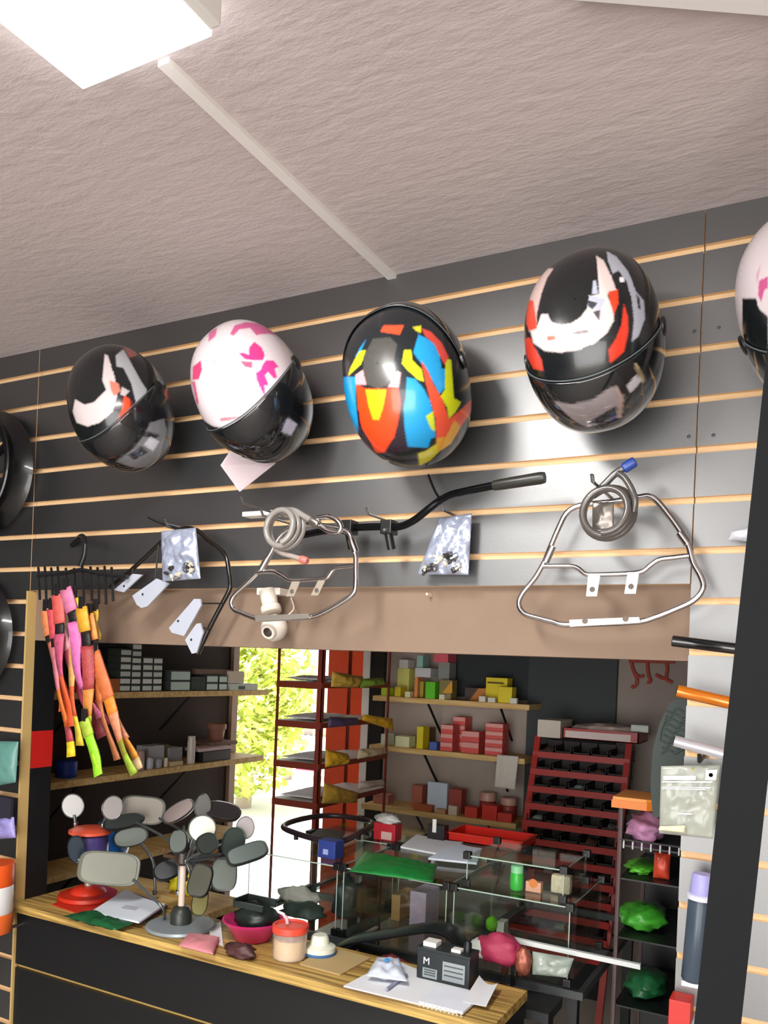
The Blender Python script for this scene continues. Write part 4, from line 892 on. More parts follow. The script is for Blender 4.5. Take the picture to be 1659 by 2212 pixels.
# ------------------------------------------------------------------ red bin rack
T = thing('bin_rack', 'red metal rack of shallow parts trays with dark bins', 'rack', (-.85, 1.6, 0))
RD = mat('a92a24', .45, vary=.12); DKR = mat('4a1614', .6); DB = mat('241514', .6)
NT = 12; Lp, Rp = [], []
for k in range(NT):
    Yk = 1.70 - .028*k
    Lp.append(at(1158 - 6.2*k, 1627 + 37*k, Y=Yk)); r_ = at(1356 - 5*k, 1648 + 38*k, Y=Yk); Rp.append(Vector((r_.x, r_.y, Lp[-1].z)))
xl = sum(p.x for p in Lp)/NT; xr = sum(p.x for p in Rp)/NT
for s, x in ((0, xl), (1, xr)):
    tp, bt = Vector((x, 1.722, Lp[0].z + .075)), Vector((x, 1.70 - .028*(NT - 1) - .02, Lp[-1].z - .2)); bt2 = tp + (bt - tp)*((tp.z - 0)/(tp.z - bt.z))
    prism('post', [tp + Vector((-.012, 0, 0)), tp + Vector((.012, 0, 0)), bt2 + Vector((.012, 0, 0)), bt2 + Vector((-.012, 0, 0))], (0, .02, 0), RD, T)
for k in range(NT):
    z = Lp[k].z; y = Lp[k].y
    tr = box('tray', (xl, y + .0, z - .014), (xr, y + .16, z - .008), DKR, T)
    box('tray_lip', (xl - .01, y - .006, z - .016), (xr + .01, y, z + .010), RD, tr)
    n = 5
    for i in range(n):
        w = (xr - xl)/n; x0 = xl + i*w
        bn = multi('bin', [((x0 + .003, y + .012, z - .008), (x0 + .006, y + .15, z + .034)), ((x0 + w - .006, y + .012, z - .008), (x0 + w - .003, y + .15, z + .034)), ((x0 + .003, y + .012, z - .008), (x0 + w - .003, y + .016, z + .016)), ((x0 + .003, y + .146, z - .008), (x0 + w - .003, y + .15, z + .05))], DB, T)
        if (i*7 + k*3) % 4 == 0: blob('parts', (x0 + w/2, y + .07, z + .006), (w*.32, .04, .018), random.choice([mat('8f918f', .4, metal=.4), mat('a8b8b2', .5), mat('6b4a3a', .6)]), bn, amp=.4, sub=2, seed=i + k)
zt = Lp[0].z + .076
T = thing('parts_tray', 'red plastic tray with white label on top of the red bin rack', 'tray', at(1300, 1612, Y=1.66))
A, B, C_ = at(1214, 1610, Y=1.66), at(1378, 1622, Y=1.66), at(1300, 1578, Y=1.66)
multi('body', [((A.x, 1.66, zt), (B.x, 1.665, C_.z)), ((A.x, 1.66, zt), (B.x, 1.86, zt + .004)), ((A.x, 1.66, zt), (A.x + .004, 1.86, C_.z)), ((B.x - .004, 1.66, zt), (B.x, 1.86, C_.z)), ((A.x, 1.856, zt), (B.x, 1.86, C_.z))], mat('a8241f', .4), T)
box('label', (A.x + .012, 1.6585, zt + .006), (B.x - .03, 1.66, C_.z - .01), mat('dcc9c6', .6, vary=.1), T)
tag(blob('loose_parts', ((A.x + B.x)/2, 1.76, C_.z + .0), ((B.x - A.x)*.44, .08, .022), mat('b8a49c', .5, vary=.4, nscale=60), amp=.5, fr=6, seed=3, flatz=zt + .005), 'jumble of pale small parts heaped in the red plastic tray', 'parts')
a, b = at(1160, 1600, Y=1.64), at(1207, 1557, Y=1.64)
tag(box('carton', (a.x, 1.64, zt), (A.x - .004, 1.82, b.z), mat('cdc2b4', .6, vary=.06), bev=.002), 'cream white carton beside the red tray on the bin rack', 'box')
tag(box('cap', (B.x - .04, 1.70, C_.z + .001), (B.x + .03, 1.74, C_.z + .03), mat('cfd6cc', .5), bev=.006), 'pale angular cap resting on the edge of the red plastic tray', 'cap')
# ------------------------------------------------------------------ ribbed rubber piece and black stand at the right of the opening
poly = [(1410, 1765), (1405, 1700), (1410, 1620), (1424, 1565), (1446, 1518), (1462, 1510), (1505, 1512), (1500, 1765)]
T = thing('rubber_mat', 'ribbed black green rubber footboard mat hung behind the right edge of the opening', 'mat', at(1450, 1765, Y=.13))
prism('mat_body', [at(x, y, Y=.13) for x, y in poly], (0, .01, 0), mat('26322f', .6), T)
for k in range(9):
    y = 1535 + k*11; tube('rib', [at(1440 - k*1.5 + i*6, y + 4*math.sin(i*1.2 + k), Y=.129) for i in range(9)], .0022, mat('323e3b', .6), T, seg=6, sm=2)
tube('edge_bead', [at(1426, 1600, Y=.129), at(1428, 1580, Y=.129), at(1440, 1545, Y=.129), at(1426, 1660, Y=.129)][:3], .002, mat('323e3b', .6), T, seg=6)
T = thing('wire_stand', 'black wire display stand between the bin rack and the slatwall', 'stand', (-.32, .6, 0))
x0, x1, y0, y1 = at(1338, 1850, Y=.45).x, -.11, .45, .80
for x in (x0, x1):
    for y in (y0, y1): tube('post', [(x, y, 0), (x, y, at(1340, 1745, Y=.45).z)], .006, mat('6b5a5a', .4, metal=.4) if x == x0 else BLACK, T, seg=8)
box('back_panel', (x0, y1, .05), (x1, y1 + .006, 1.42), BLACK, T)
sz = [at(1400, yy, Y=.45).z for yy in (1832, 1905, 2035, 2185)]
for k, z in enumerate(sz):
    s = box('wire_shelf', (x0, y0, z - .004), (x1, y1, z), BLACK, T)
    for i in range(15 if k == 0 else 0):
        x = x0 + .01 + (x1 - x0 - .02)*i/14; tube('wire', [(x, y0 - .002, z - .008), (x, y0 - .002, z + .012)], .0022, mat('cfcfcf', .4), s, seg=6)
    if k == 0: tube('wire', [(x0, y0 - .004, z + .014), (x1, y0 - .004, z + .014)], .0025, mat('3a3a3a', .4), s, seg=6)
gg = 'green packs on the black wire stand'
GR = [mat('3f9a2c', .35, vary=.5, nscale=50, bump=.3), mat('57b532', .35, vary=.5, nscale=50, bump=.3), mat('1d5a34', .4, vary=.5, nscale=50, bump=.3)]
def gpack(label, px0, py0, px1, py1, m, z, amp=.35, seed=0):
    a, b = at(px0, py1, Y=.56), at(px1, py0, Y=.56); h = max(.012, (b.z - z)/2)
    tag(blob('produce_pack', ((a.x + b.x)/2, .58, z + h*.9), ((b.x - a.x)*.5, .09, h), m, amp=amp, fr=4, seed=seed, flatz=z + .0005), label, 'bag', gg)
gpack('green plastic pack under the pink cloth shelf', 1352, 1872, 1420, 1905, GR[1], sz[1] + .0005, seed=1)
gpack('bright green crumpled pack, largest on the wire stand', 1335, 1962, 1442, 2033, GR[0], sz[2] + .0005, seed=2)
gpack('dark green bag low on the wire stand', 1345, 2110, 1440, 2183, GR[2], sz[3] + .0005, seed=3)
a, b = at(1410, 1902, Y=.5), at(1448, 1845, Y=.5)
tag(bag('snack_pack', [Vector((a.x, .5, sz[1] + .001)), Vector((b.x, .5, sz[1] + .001)), Vector((b.x, .51, b.z)), Vector((a.x, .51, b.z))], .03, mat('c8442c', .4, vary=.3), crinkle=.006), 'red and white pack standing beside the green pack', 'bag')
a = at(1394, 1820, Y=.55)
tag(blob('pink_cloth', (a.x, .57, sz[0] + .032), (.05, .06, .036), mat('c98fb4', .8), amp=.5, fr=2.5, seed=4, flatz=sz[0] + .0005), 'crumpled pink cloth in the wire shelf under the orange case', 'cloth')
a, b = at(1320, 1752, Y=.44), at(1424, 1738, Y=.44)
pz = at(1340, 1745, Y=.45).z
T = thing('orange_case', 'flat orange case with tapered end on top of the wire stand', 'case', (a.x, .5, pz))
prism('case_body', [Vector((a.x, .44, pz + .001)), Vector((b.x - .03, .44, pz + .001)), Vector((b.x, .46, pz + .001)), Vector((b.x, .58, pz + .001)), Vector((a.x, .60, pz + .001))], (0, 0, .02), mat('de7a24', .45), T)
prism('case_lid', [Vector((a.x + .003, .442, pz + .021)), Vector((b.x - .032, .442, pz + .021)), Vector((b.x - .003, .462, pz + .021)), Vector((b.x - .003, .578, pz + .021)), Vector((a.x + .003, .598, pz + .021))], (0, 0, .008), mat('e8923c', .45), T)
# ------------------------------------------------------------------ serving counter in the opening
CT = .98
T = thing('counter', 'serving counter with pine top and black slatted front in the wall opening', 'counter', (-1.38, .1, 0))
STR = wood('7a5a28', 'cfae62', scale=(2.5, 55, 55))
box('counter_top', (XL + .009, -.03, CT - .024), (-.60, .21, CT), STR, T, bev=.002)
box('counter_top', (XL + .009, .211, CT - .024), (-1.605, .42, CT), PINE, T, bev=.002)
box('front_frame', (XL + .009, .006, 0), (-.615, .03, CT - .024), mat('c7a45e', .7), T)
for z0, z1 in ((.79, CT - .024), (.60, .778), (.41, .588), (.22, .398), (.0, .208)):
    box('front_slat', (XL + .009, -.006, z0), (-.61, .006, z1), BLACK, T)
box('end_panel', (-.615, -.006, 0), (-.603, .20, CT - .024), BLACK, T)
box('rear_leg_panel', (XL + .009, .39, 0), (-1.62, .41, CT - .024), BLACK, T)
C0 = CT + .0005
def on(x, y, z=C0): return at(x, y, Z=z)
def flat(name, label, cat, quad, z, th, m, group=None, curl=0, parent=None):
    q4 = [at(x, y, Z=z) for x, y in quad]; n = 8; V, F = [], []
    for s in (0, 1):
        for j in range(n + 1):
            for i in range(n + 1):
                u, v = i/n, j/n; p = (q4[0]*(1 - u) + q4[1]*u)*(1 - v) + (q4[3]*(1 - u) + q4[2]*u)*v
                V.append(p + Vector((0, 0, s*th + curl*(2*u - 1)**2*v)))
    M_ = (n + 1)**2
    for s in (0, 1):
        for j in range(n):
            for i in range(n): k = s*M_ + j*(n + 1) + i; F.append((k, k + 1, k + n + 2, k + n + 1))
    rim_ = [i for i in range(n + 1)] + [(j + 1)*(n + 1) - 1 for j in range(1, n + 1)] + [n*(n + 1) + i for i in range(n - 1, -1, -1)] + [j*(n + 1) for j in range(n - 1, 0, -1)]
    for k in range(len(rim_)): a, b = rim_[k], rim_[(k + 1) % len(rim_)]; F.append((a, b, b + M_, a + M_))
    o = link(name, V, F, m, parent, smooth='auto')
    return tag(o, label, cat, group) if parent is None else o
def mirror(label, px, py, Y, w, h, face, roll=0, hm=None, gm=None, stem=None, shape=3.2, back=False, r=.0045, foot=None):
    c = at(px, py, Y=Y); n = Vector(face).normalized(); u = Vector((0, 0, 1)).cross(n).normalized(); u = -u if u.dot(RT) < 0 else u; v = n.cross(u); v = -v if v.z < 0 else v
    ro = math.radians(roll); u, v = u*math.cos(ro) + v*math.sin(ro), v*math.cos(ro) - u*math.sin(ro)
    s = pj(c)[2]/FPX; w *= s; h *= s; ang = max(.35, abs(u.dot(RT))); w /= ang
    T = thing('rear_mirror', label, 'mirror', c - Vector((0, 0, h/2)), group='rear view mirrors on the counter')
    hm = hm or mat('2c332f', .35); gm = gm or mat('b9bdb6', .12, metal=1, vary=.05)
    def ring(k, d): 
        out = []
        for i in range(36):
            t = 2*math.pi*i/36; ct, s_ = math.cos(t), math.sin(t)
            out.append(c + u*(math.copysign(abs(ct)**(2/shape), ct)*w/2*k) + v*(math.copysign(abs(s_)**(2/shape), s_)*h/2*k) + n*d)
        return out
    V, F = [], []; prof = [(.9, .001), (.97, .003), (1, 0), (1, -.006), (.93, -.016), (.72, -.024), (.4, -.028), (.05, -.029)]
    for k, d in prof: V += ring(k, d)
    for j in range(len(prof) - 1):
        for i in range(36): i2 = (i + 1) % 36; F.append((j*36 + i, j*36 + i2, (j + 1)*36 + i2, (j + 1)*36 + i))
    F.append(tuple(range(36))); F.append(tuple((len(prof) - 1)*36 + i for i in range(36)))
    link('housing', V, F, hm, T, smooth='auto')
    V = ring(.9, .0012) + ring(.88, .0022); F = [(i, (i + 1) % 36, 36 + (i + 1) % 36, 36 + i) for i in range(36)] + [tuple(36 + i for i in range(36)), tuple(range(36))]
    link('mirror_glass', V, F, gm, T)
    if stem:
        tube('stem', [at(x, y, Y=yy) if yy is not None else on(x, y) for x, y, yy in stem], r, mat('6a6f70', .3, metal=.7), T, sm=4)
        x, y, yy = stem[-1]; e = at(x, y, Y=yy) if yy is not None else on(x, y)
        lathe('stem_nut', e - Vector((0, 0, .0)), (0, 0, 1), [(.007, -.004), (.008, 0), (.008, .008), (.005, .01)], STEEL, T, seg=12)
    return T
TOC = lambda px, py, Y: (CAM - at(px, py, Y=Y)).normalized()
DG = mat('7c7f74', .35, metal=.5, vary=.1); PALE = mat('d6dacb', .2, metal=.3)
# red two tier stand with small shell mirrors at the rim end of the counter
c = on(190, 1940)
T = thing('display_stand', 'red two tier plastic stand at the wall end of the counter', 'stand', c)
RP = mat('c8301a', .4); RP2 = mat('d8553a', .45)
lathe('base_dish', c, (0, 0, 1), [(.085, 0), (.092, .006), (.088, .016), (.055, .02), (.05, .03), (.03, .04)], RP, T)
tube('column', [c + Vector((0, 0, .03)), c + Vector((0, 0, .17))], .012, mat('b9b3aa', .3, metal=.4), T)
tz = at(190, 1800, Y=c.y).z
lathe('jar_body', (c.x, c.y, tz - .06), (0, 0, 1), [(.05, 0), (.055, .004), (.055, .056), (.05, .06)], mat('4a3f7a', .4, vary=.5, nscale=30), T)
lathe('top_dish', (c.x, c.y, tz), (0, 0, 1), [(.05, 0), (.066, .004), (.066, .012), (.05, .02), (.02, .022)], RP2, T)
mirror('small teardrop chrome mirror on the red stand, turned to the rims', 157, 1741, c.y, 42, 54, TOC(157, 1741, c.y) + Vector((.3, -.2, 0)), 12, mat('8c8f90', .25, metal=.7), mat('c9cbca', .3, metal=.5), [(160, 1760, c.y), (163, 1782, c.y)], 2.0)
mirror('small teardrop chrome mirror on the red stand, turned to the shelf boards', 243, 1745, c.y, 38, 54, TOC(243, 1745, c.y) + Vector((.45, 0, 0)), -8, mat('8c8f90', .25, metal=.7), mat('cfcbca', .3, metal=.5), [(228, 1765, c.y), (222, 1784, c.y)], 2.0)
mirror('dark teardrop mirror with silver edge low on the red stand', 165, 1835, c.y - .09, 34, 60, (.7, -.6, .1), 10, mat('1c242c', .3), mat('3a4654', .15, metal=.6), [(170, 1855, c.y - .09), (180, 1880, c.y - .08), (186, 1902, c.y - .03)], 2.2)
a = on(128, 1912)
T = thing('blue_bag', 'glossy blue filled plastic bag against the black jamb', 'bag', a)
blob('bag_body', (max(a.x, XL + .065), .30, C0 + .085), (.05, .07, .095), mat('1c6fd0', .25, vary=.35, nscale=9), T, amp=.25, fr=2.2, seed=5, flatz=C0)
blob('tied_neck', (max(a.x, XL + .065), .30, C0 + .19), (.03, .045, .03), mat('30465a', .3), T, amp=.4, seed=6)
# big grey mirrors
mirror('large flat grey rectangular mirror on a bent stem over the papers', 236, 1876, .05, 122, 72, TOC(236, 1876, .05), -7, mat('6a6d62', .4), DG, [(288, 1900, .05), (325, 1935, .05), (352, 1962, .05), (356, 1990, None)], 4)
mirror('rectangular grey mirror in front of the dark wall', 308, 1750, .30, 92, 62, TOC(308, 1750, .3), -6, mat('5c5f58', .4), mat('8d8a80', .3, metal=.6, vary=.15), [(345, 1768, .3), (400, 1800, .22), (412, 1840, .15), (400, 1900, .1)], 3.6)
mirror('slim black mirror seen from behind on a long stem', 268, 1774, .16, 78, 32, TOC(268, 1774, .16) + Vector((.1, 0, .6)), 12, mat('1d2422', .45), mat('262d2b', .3), [(295, 1776, .16), (360, 1812, .14), (385, 1850, .11), (385, 1930, .09)], 2.4)
mirror('grey green oval mirror leaning under the slim black one', 282, 1808, .24, 70, 42, TOC(282, 1808, .24), 10, mat('3c4642', .4), mat('77807a', .3, metal=.5), [(305, 1822, .24), (330, 1860, .24), (335, 1912, .24), (335, 1930, .24)], 2.4)
# mirror tree
c = on(390, 2003)
T = thing('mirror_stand', 'grey disc based pole carrying a cluster of mirrors', 'stand', c)
lathe('disc_base', c, (0, 0, 1), [(.096, 0), (.099, .004), (.094, .010), (.03, .013)], mat('9aa3a8', .35, metal=.3), T)
lathe('hub', c + Vector((0, 0, .012)), (0, 0, 1), [(.03, 0), (.03, .03), (.022, .045), (.012, .05)], mat('2c302c', .4), T)
ptop = at(395, 1822, Y=c.y)
tube('pole', [c + Vector((0, 0, .03)), Vector((c.x, c.y, ptop.z))], .0095, mat('d3bfae', .4), T)
tube('cross_arm', [Vector((c.x - .09, c.y + .02, ptop.z - .05)), Vector((c.x + .13, c.y + .02, ptop.z - .045))], .006, mat('4a3626', .4), T)
lathe('clamp_boss', Vector((c.x, c.y, ptop.z - .06)), (0, 0, 1), [(.016, 0), (.024, .008), (.024, .05), (.02, .06), (.012, .07), (.004, .075)], mat('33261f', .4), T)
blk = mat('1c2320', .4)
Ys = c.y
st_ = lambda x, y, Y: [(x, y, Y), ((x + 400)/2, (y + 1855)/2, (Y + Ys)/2), (402, 1862, Ys - .012)]
mirror('round pale mirror with bright glass on the mirror stand', 437, 1790, Ys - .05, 60, 60, TOC(437, 1790, Ys - .05), 0, mat('5a6058', .35), PALE, st_(425, 1815, Ys - .045), 2)
mirror('tapered silver mirror pointing upwards on the mirror stand', 438, 1742, Ys + .02, 32, 56, TOC(438, 1742, Ys) + Vector((.5, 0, 0)), -8, mat('7d8482', .25, metal=.6), mat('a5aba9', .2, metal=.8), st_(432, 1768, Ys + .02), 1.7)
mirror('domed black mirror back with a highlight near the doorway', 480, 1750, Ys + .06, 82, 46, TOC(480, 1750, Ys) + Vector((0, 0, .9)), -14, mat('3c3534', .25, coat=.5), mat('2a2627', .3), st_(455, 1780, Ys + .06), 2.3)
mirror('grey round mirror against the bright yard', 530, 1788, Ys + .05, 40, 50, TOC(530, 1788, Ys), 0, mat('8a8482', .4), mat('8d8886', .3, metal=.4), st_(508, 1812, Ys + .05), 2)
mirror('black folded mirror head over the round pale one', 448, 1822, Ys - .085, 38, 46, TOC(448, 1822, Ys) + Vector((.6, 0, .3)), 20, blk, mat('2c332f', .2), st_(440, 1840, Ys - .07), 2.2)
mirror('dark oval mirror behind the long black grip shaped one', 505, 1820, Ys + .0, 46, 66, TOC(505, 1820, Ys) + Vector((.3, 0, 0)), -14, mat('2f3d3a', .4), mat('46544f', .2, metal=.6), st_(480, 1845, Ys), 2.3)
mirror('long black mirror with slanted end reaching toward the glass case', 534, 1842, Ys - .05, 84, 42, TOC(534, 1842, Ys) + Vector((0, 0, .5)), 20, mat('222c29', .55), mat('33403b', .3), st_(500, 1855, Ys - .04), 3.5)
mirror('bent dark green mirror with chrome joint', 484, 1888, Ys - .03, 56, 74, TOC(484, 1888, Ys), 0, mat('3a403c', .3), mat('59605a', .2, metal=.5), st_(460, 1880, Ys - .02), 3)
mirror('upright black mirror hanging low on the mirror stand', 432, 1902, Ys - .07, 50, 72, TOC(432, 1902, Ys) + Vector((-.3, 0, 0)), -10, mat('14181a', .35), mat('4e4f46', .15, metal=.8), st_(420, 1880, Ys - .05), 3.2)
mirror('olive tinted upright mirror lowest on the mirror stand', 432, 1945, Ys - .055, 34, 66, TOC(432, 1945, Ys), -6, mat('3b3a22', .4), mat('6d6a40', .2, metal=.7), st_(420, 1912, Ys - .03), 3)
mirror('small dark mirror folded against the joint of the mirror stand', 385, 1818, Ys - .03, 40, 52, TOC(385, 1818, Ys) + Vector((-.4, 0, .2)), 14, mat('2a302d', .35), mat('76827d', .2, metal=.6), st_(395, 1840, Ys - .02), 2.6)
mirror('black mirror head hanging over the mustard bag', 362, 1878, Ys + .03, 52, 44, TOC(362, 1878, Ys) + Vector((0, 0, .5)), 25, mat('14171a', .4), mat('1c2022', .3), st_(385, 1866, Ys + .02), 2.4)
mirror('smoky mirror angled toward the dark wall', 385, 1752, Ys + .09, 60, 36, TOC(385, 1752, Ys) + Vector((-.2, 0, .3)), 38, mat('4a4644', .3), mat('6d625e', .2, metal=.6), st_(398, 1785, Ys + .08), 2.4)
tag(blob('orange_rag', at(452, 1868, Y=Ys + .1) , (.03, .03, .05), mat('b8763c', .7), amp=.5, seed=8), 'orange brown rag tucked behind the mirror stand', 'rag')
tag(blob('yellow_bag', on(372, 1940, C0) + Vector((0, .06, .035)), (.055, .04, .05), mat('c2b41a', .5, vary=.2), amp=.45, fr=2.5, seed=11, flatz=C0), 'mustard yellow bag slumped behind the papers', 'bag')
# papers, bag and pouch at the wall end
fl_ = flat('red_folder', 'red folder under the paper stack on the counter', 'folder', [(112, 1955), (200, 1985), (290, 1945), (200, 1918)], C0, .003, mat('c62f1c', .45))
T = thing('paper_stack', 'stack of white papers with red and blue edges on the counter', 'papers', on(275, 1960))
for k, (h, dx) in enumerate((('3a4a80', 6), ('b0625e', 2), ('dfd6da', 0), ('dde6f0', 0))):
    flat('sheet_bundle', None, None, [(197 + dx, 1972), (300 + dx, 1995), (356 + dx, 1960), (272 + dx, 1928)], C0 + .004 + .0052*k, .005, mat(h, .8), parent=T, curl=.002*k)
flat('print_block', None, None, [(262, 1961), (292, 1966), (300, 1960), (272, 1955)], C0 + .0262, .0004, mat('b9bcc4', .8), parent=T)
a = on(225, 2000)
tag(bag('green_bag', [a + Vector((-.13, -.03, .012)), a + Vector((.08, -.035, .012)), a + Vector((.09, .02, .018)), a + Vector((-.09, .03, .018))], .02, mat('14502c', .35, vary=.5, nscale=25, bump=.3), crinkle=.012, seed=7), 'dark green plastic bag lying over the counter edge', 'bag')
tag(bag('pouch', [on(385, 2052) + Vector((0, 0, .012)), on(460, 2072) + Vector((0, 0, .012)), on(474, 2034) + Vector((0, 0, .012)), on(408, 2024) + Vector((0, 0, .012))], .02, mat('d0848c', .5, vary=.2), crinkle=.004, seed=1), 'pink zipped pouch on the counter beside the grey disc base', 'pouch')
flat('plain_sheet', 'crumpled white sheet between the disc base and the magenta bowl', 'paper', [(455, 2036), (482, 2044), (476, 2000), (448, 1985)], C0, .002, PAPER, curl=.01)
# magenta bowl with black moulding
c = on(546, 2028)
T = thing('bowl', 'magenta plastic bowl holding a black part on the counter', 'bowl', c)
lathe('bowl_wall', c, (0, 0, 1), [(.045, 0), (.05, .004), (.074, .045), (.084, .052), (.086, .056), (.080, .057), (.070, .047), (.045, .008), (.001, .006)], mat('d32a72', .35, coat=.3), T)
T = thing('black_moulding', 'black plastic moulding lying in the magenta bowl', 'part', c + Vector((0, 0, .02)))
blob('moulding_body', c + Vector((.008, .0, .06)), (.062, .05, .042), mat('1c2421', .4), T, amp=.25, fr=2, seed=9)
multi('moulding_rim', [((c.x - .045, c.y - .03, c.z + .088), (c.x + .05, c.y - .024, c.z + .104)), ((c.x - .045, c.y + .03, c.z + .088), (c.x + .05, c.y + .036, c.z + .11)), ((c.x - .05, c.y - .03, c.z + .085), (c.x - .044, c.y + .036, c.z + .11))], mat('2a3230', .4), T)
tag(blob('small_parts', on(520, 2068) + Vector((0, 0, .016)), (.045, .022, .02), mat('4a2c2c', .5, vary=.5, nscale=60), amp=.6, fr=4, seed=2, flatz=C0), 'heap of dark red and black small fittings before the magenta bowl', 'parts')
# jar with red lid
c = on(625, 2068)
T = thing('storage_jar', 'clear jar of yellowish grease with a red screw lid', 'jar', c)
s = pj(c)[2]/FPX; R_ = 38*s; H_ = at(625, 1995, Y=c.y).z - c.z
lathe('contents', c, (0, 0, 1), [(R_*.85, .002), (R_*.9, .004), (R_*.9, H_*.55), (R_*.88, H_*.57)], mat('e0cf9a', .6), T)
lathe('jar_glass', c, (0, 0, 1), [(R_*.9, 0), (R_*.96, .003), (R_*.98, H_*.78), (R_*.94, H_*.8)], glass('f2e6dc', op=.3), T)
lathe('lid', c, (0, 0, 1), [(R_*1.0, H_*.78), (R_*1.04, H_*.8), (R_*1.04, H_*.98), (R_*.98, H_*1.0), (R_*.9, H_*1.0), (R_*.86, H_*.95), (R_*.1, H_*.95)], mat('dc4a36', .4), T)
tube('lid_tab', [c + Vector((-.01, .0, H_*.98)), c + Vector((-.012, .0, H_*1.12)), c + Vector((-.02, 0, H_*1.2))], .005, mat('d9a8ac', .4), T)
# cardboard, tape roll
flat('cardboard', 'tan cardboard sheet on the counter beside the jar', 'cardboard', [(648, 2085), (735, 2108), (800, 2072), (705, 2045)], C0, .004, mat('b59c6c', .8))
c = on(690, 2058, C0 + .0045); 
T = thing('tape_dispenser', 'white domed tape holder with blue rim on the cardboard', 'tape', c)
lathe('blue_rim', c, (0, 0, 1), [(.044, 0), (.044, .006), (.042, .007)], mat('3a6a9c', .5), T)
lathe('dome', c, (0, 0, 1), [(.043, .007), (.042, .018), (.026, .026), (.022, .044), (.018, .048), (.004, .048)], mat('d9dccb', .5), T)
# sheets, battery, notebook
T = thing('sheet_pile', 'white sheets and spiral pad spread in front of the battery', 'papers', on(880, 2140))
flat('large_sheet', None, None, [(742, 2132), (985, 2190), (1035, 2150), (850, 2075)], C0, .003, PAPER, parent=T)
pd = flat('spiral_pad', None, None, [(905, 2168), (1000, 2192), (1040, 2156), (945, 2132)], C0 + .0032, .006, mat('dfe4ee', .8), parent=T)
for k in range(11):
    a = on(908 + 9*k, 2169 + 2.3*k, C0 + .007); tube('ring', [a + Vector((0, -.004, -.003)), a + Vector((0, -.006, .002)), a + Vector((0, .002, .004))], .0012, WHITE, pd, seg=6)
flat('curled_sheet', None, None, [(1000, 2165), (1050, 2175), (1075, 2135), (1035, 2118)], C0 + .0102, .001, PAPER, parent=T, curl=.012)
tag(tube('pen', [on(835, 2137, C0 + .0085), on(878, 2106, C0 + .0085)], .004, mat('8f93a8', .4)), 'grey pen lying on the white sheets', 'pen')
a = on(835, 2082, C0 + .004)
T = thing('clear_bag', 'clear white plastic bag with a blue spot behind the sheets', 'bag', a)
bag('film', [on(790, 2108, C0 + .018), on(880, 2120, C0 + .018), on(862, 2070, C0 + .034), on(815, 2068, C0 + .034)], .02, glass('dfe6f2', op=.7), T, crinkle=.01, seed=4)
lathe('blue_spot', on(836, 2074, C0 + .046), (0, -.5, 1), [(.006, 0), (.006, .0012), (.004, .0016)], mat('2c86d0', .4), T, seg=16)
A = on(899, 2117, C0 + .0032); B = on(1020, 2143, C0 + .0032); yb = (A.y + B.y)/2 + .012; zt_ = at(899, 2050, Y=yb).z
x0, x1, dpt = at(899, 2117, Y=yb).x, at(1012, 2140, Y=yb).x, .062; zb_ = C0 + .0035
T = thing('battery', 'black motorcycle battery with pale labels and white terminal covers', 'battery', ((x0 + x1)/2, yb, zb_))
BB = mat('20272a', .4)
box('case', (x0, yb, zb_), (x1, yb + dpt, zt_), BB, T, bev=.003)
box('lid', (x0 - .001, yb - .001, zt_), (x1 + .001, yb + dpt + .001, zt_ + .008), BB, T, bev=.002)
W_ = x1 - x0
box('terminal_cover', (x0 + .01, yb + .01, zt_ + .008), (x0 + .045, yb + .045, zt_ + .02), WHITE, T, bev=.002)
box('terminal_cover', (x0 + W_*.62, yb + .008, zt_ + .008), (x0 + W_*.8, yb + .03, zt_ + .016), WHITE, T, bev=.002)
lathe('terminal', (x1 - .02, yb + .035, zt_ + .008), (0, 0, 1), [(.01, 0), (.01, .02), (.006, .026)], BLACK, T, seg=14)
for u0, u1, v0, v1, h in ((.12, .4, .08, .42, '8d9698'), (.5, .92, .12, .78, '8f979a')):
    lb = box('label', (x0 + W_*u0, yb - .0008, zb_ + (zt_ - zb_)*v0), (x0 + W_*u1, yb, zb_ + (zt_ - zb_)*v1), mat(h, .5), T)
    for k in range(3):
        vv = v0 + (v1 - v0)*(.25 + .25*k); box('print_line', (x0 + W_*(u0 + .03), yb - .0012, zb_ + (zt_ - zb_)*vv), (x0 + W_*(u1 - .03), yb - .0008, zb_ + (zt_ - zb_)*(vv + .05)), mat('4a5052', .5), lb)
cu = bpy.data.curves.new('letter', 'FONT'); cu.body = 'M'; cu.size = .024; cu.extrude = .0006
tmp = bpy.data.objects.new('tmp_letter', cu); COL.objects.link(tmp); dg = bpy.context.evaluated_depsgraph_get(); me = bpy.data.meshes.new_from_object(tmp.evaluated_get(dg)); bpy.data.objects.remove(tmp)
me.transform(Matrix.Rotation(math.pi/2, 4, 'X')); lo_ = Vector((x0 + W_*.12, yb - .0006, zb_ + (zt_ - zb_)*.55))
link('letter_mark', [v.co + lo_ for v in me.vertices], [tuple(p.vertices) for p in me.polygons], PAPER, T)
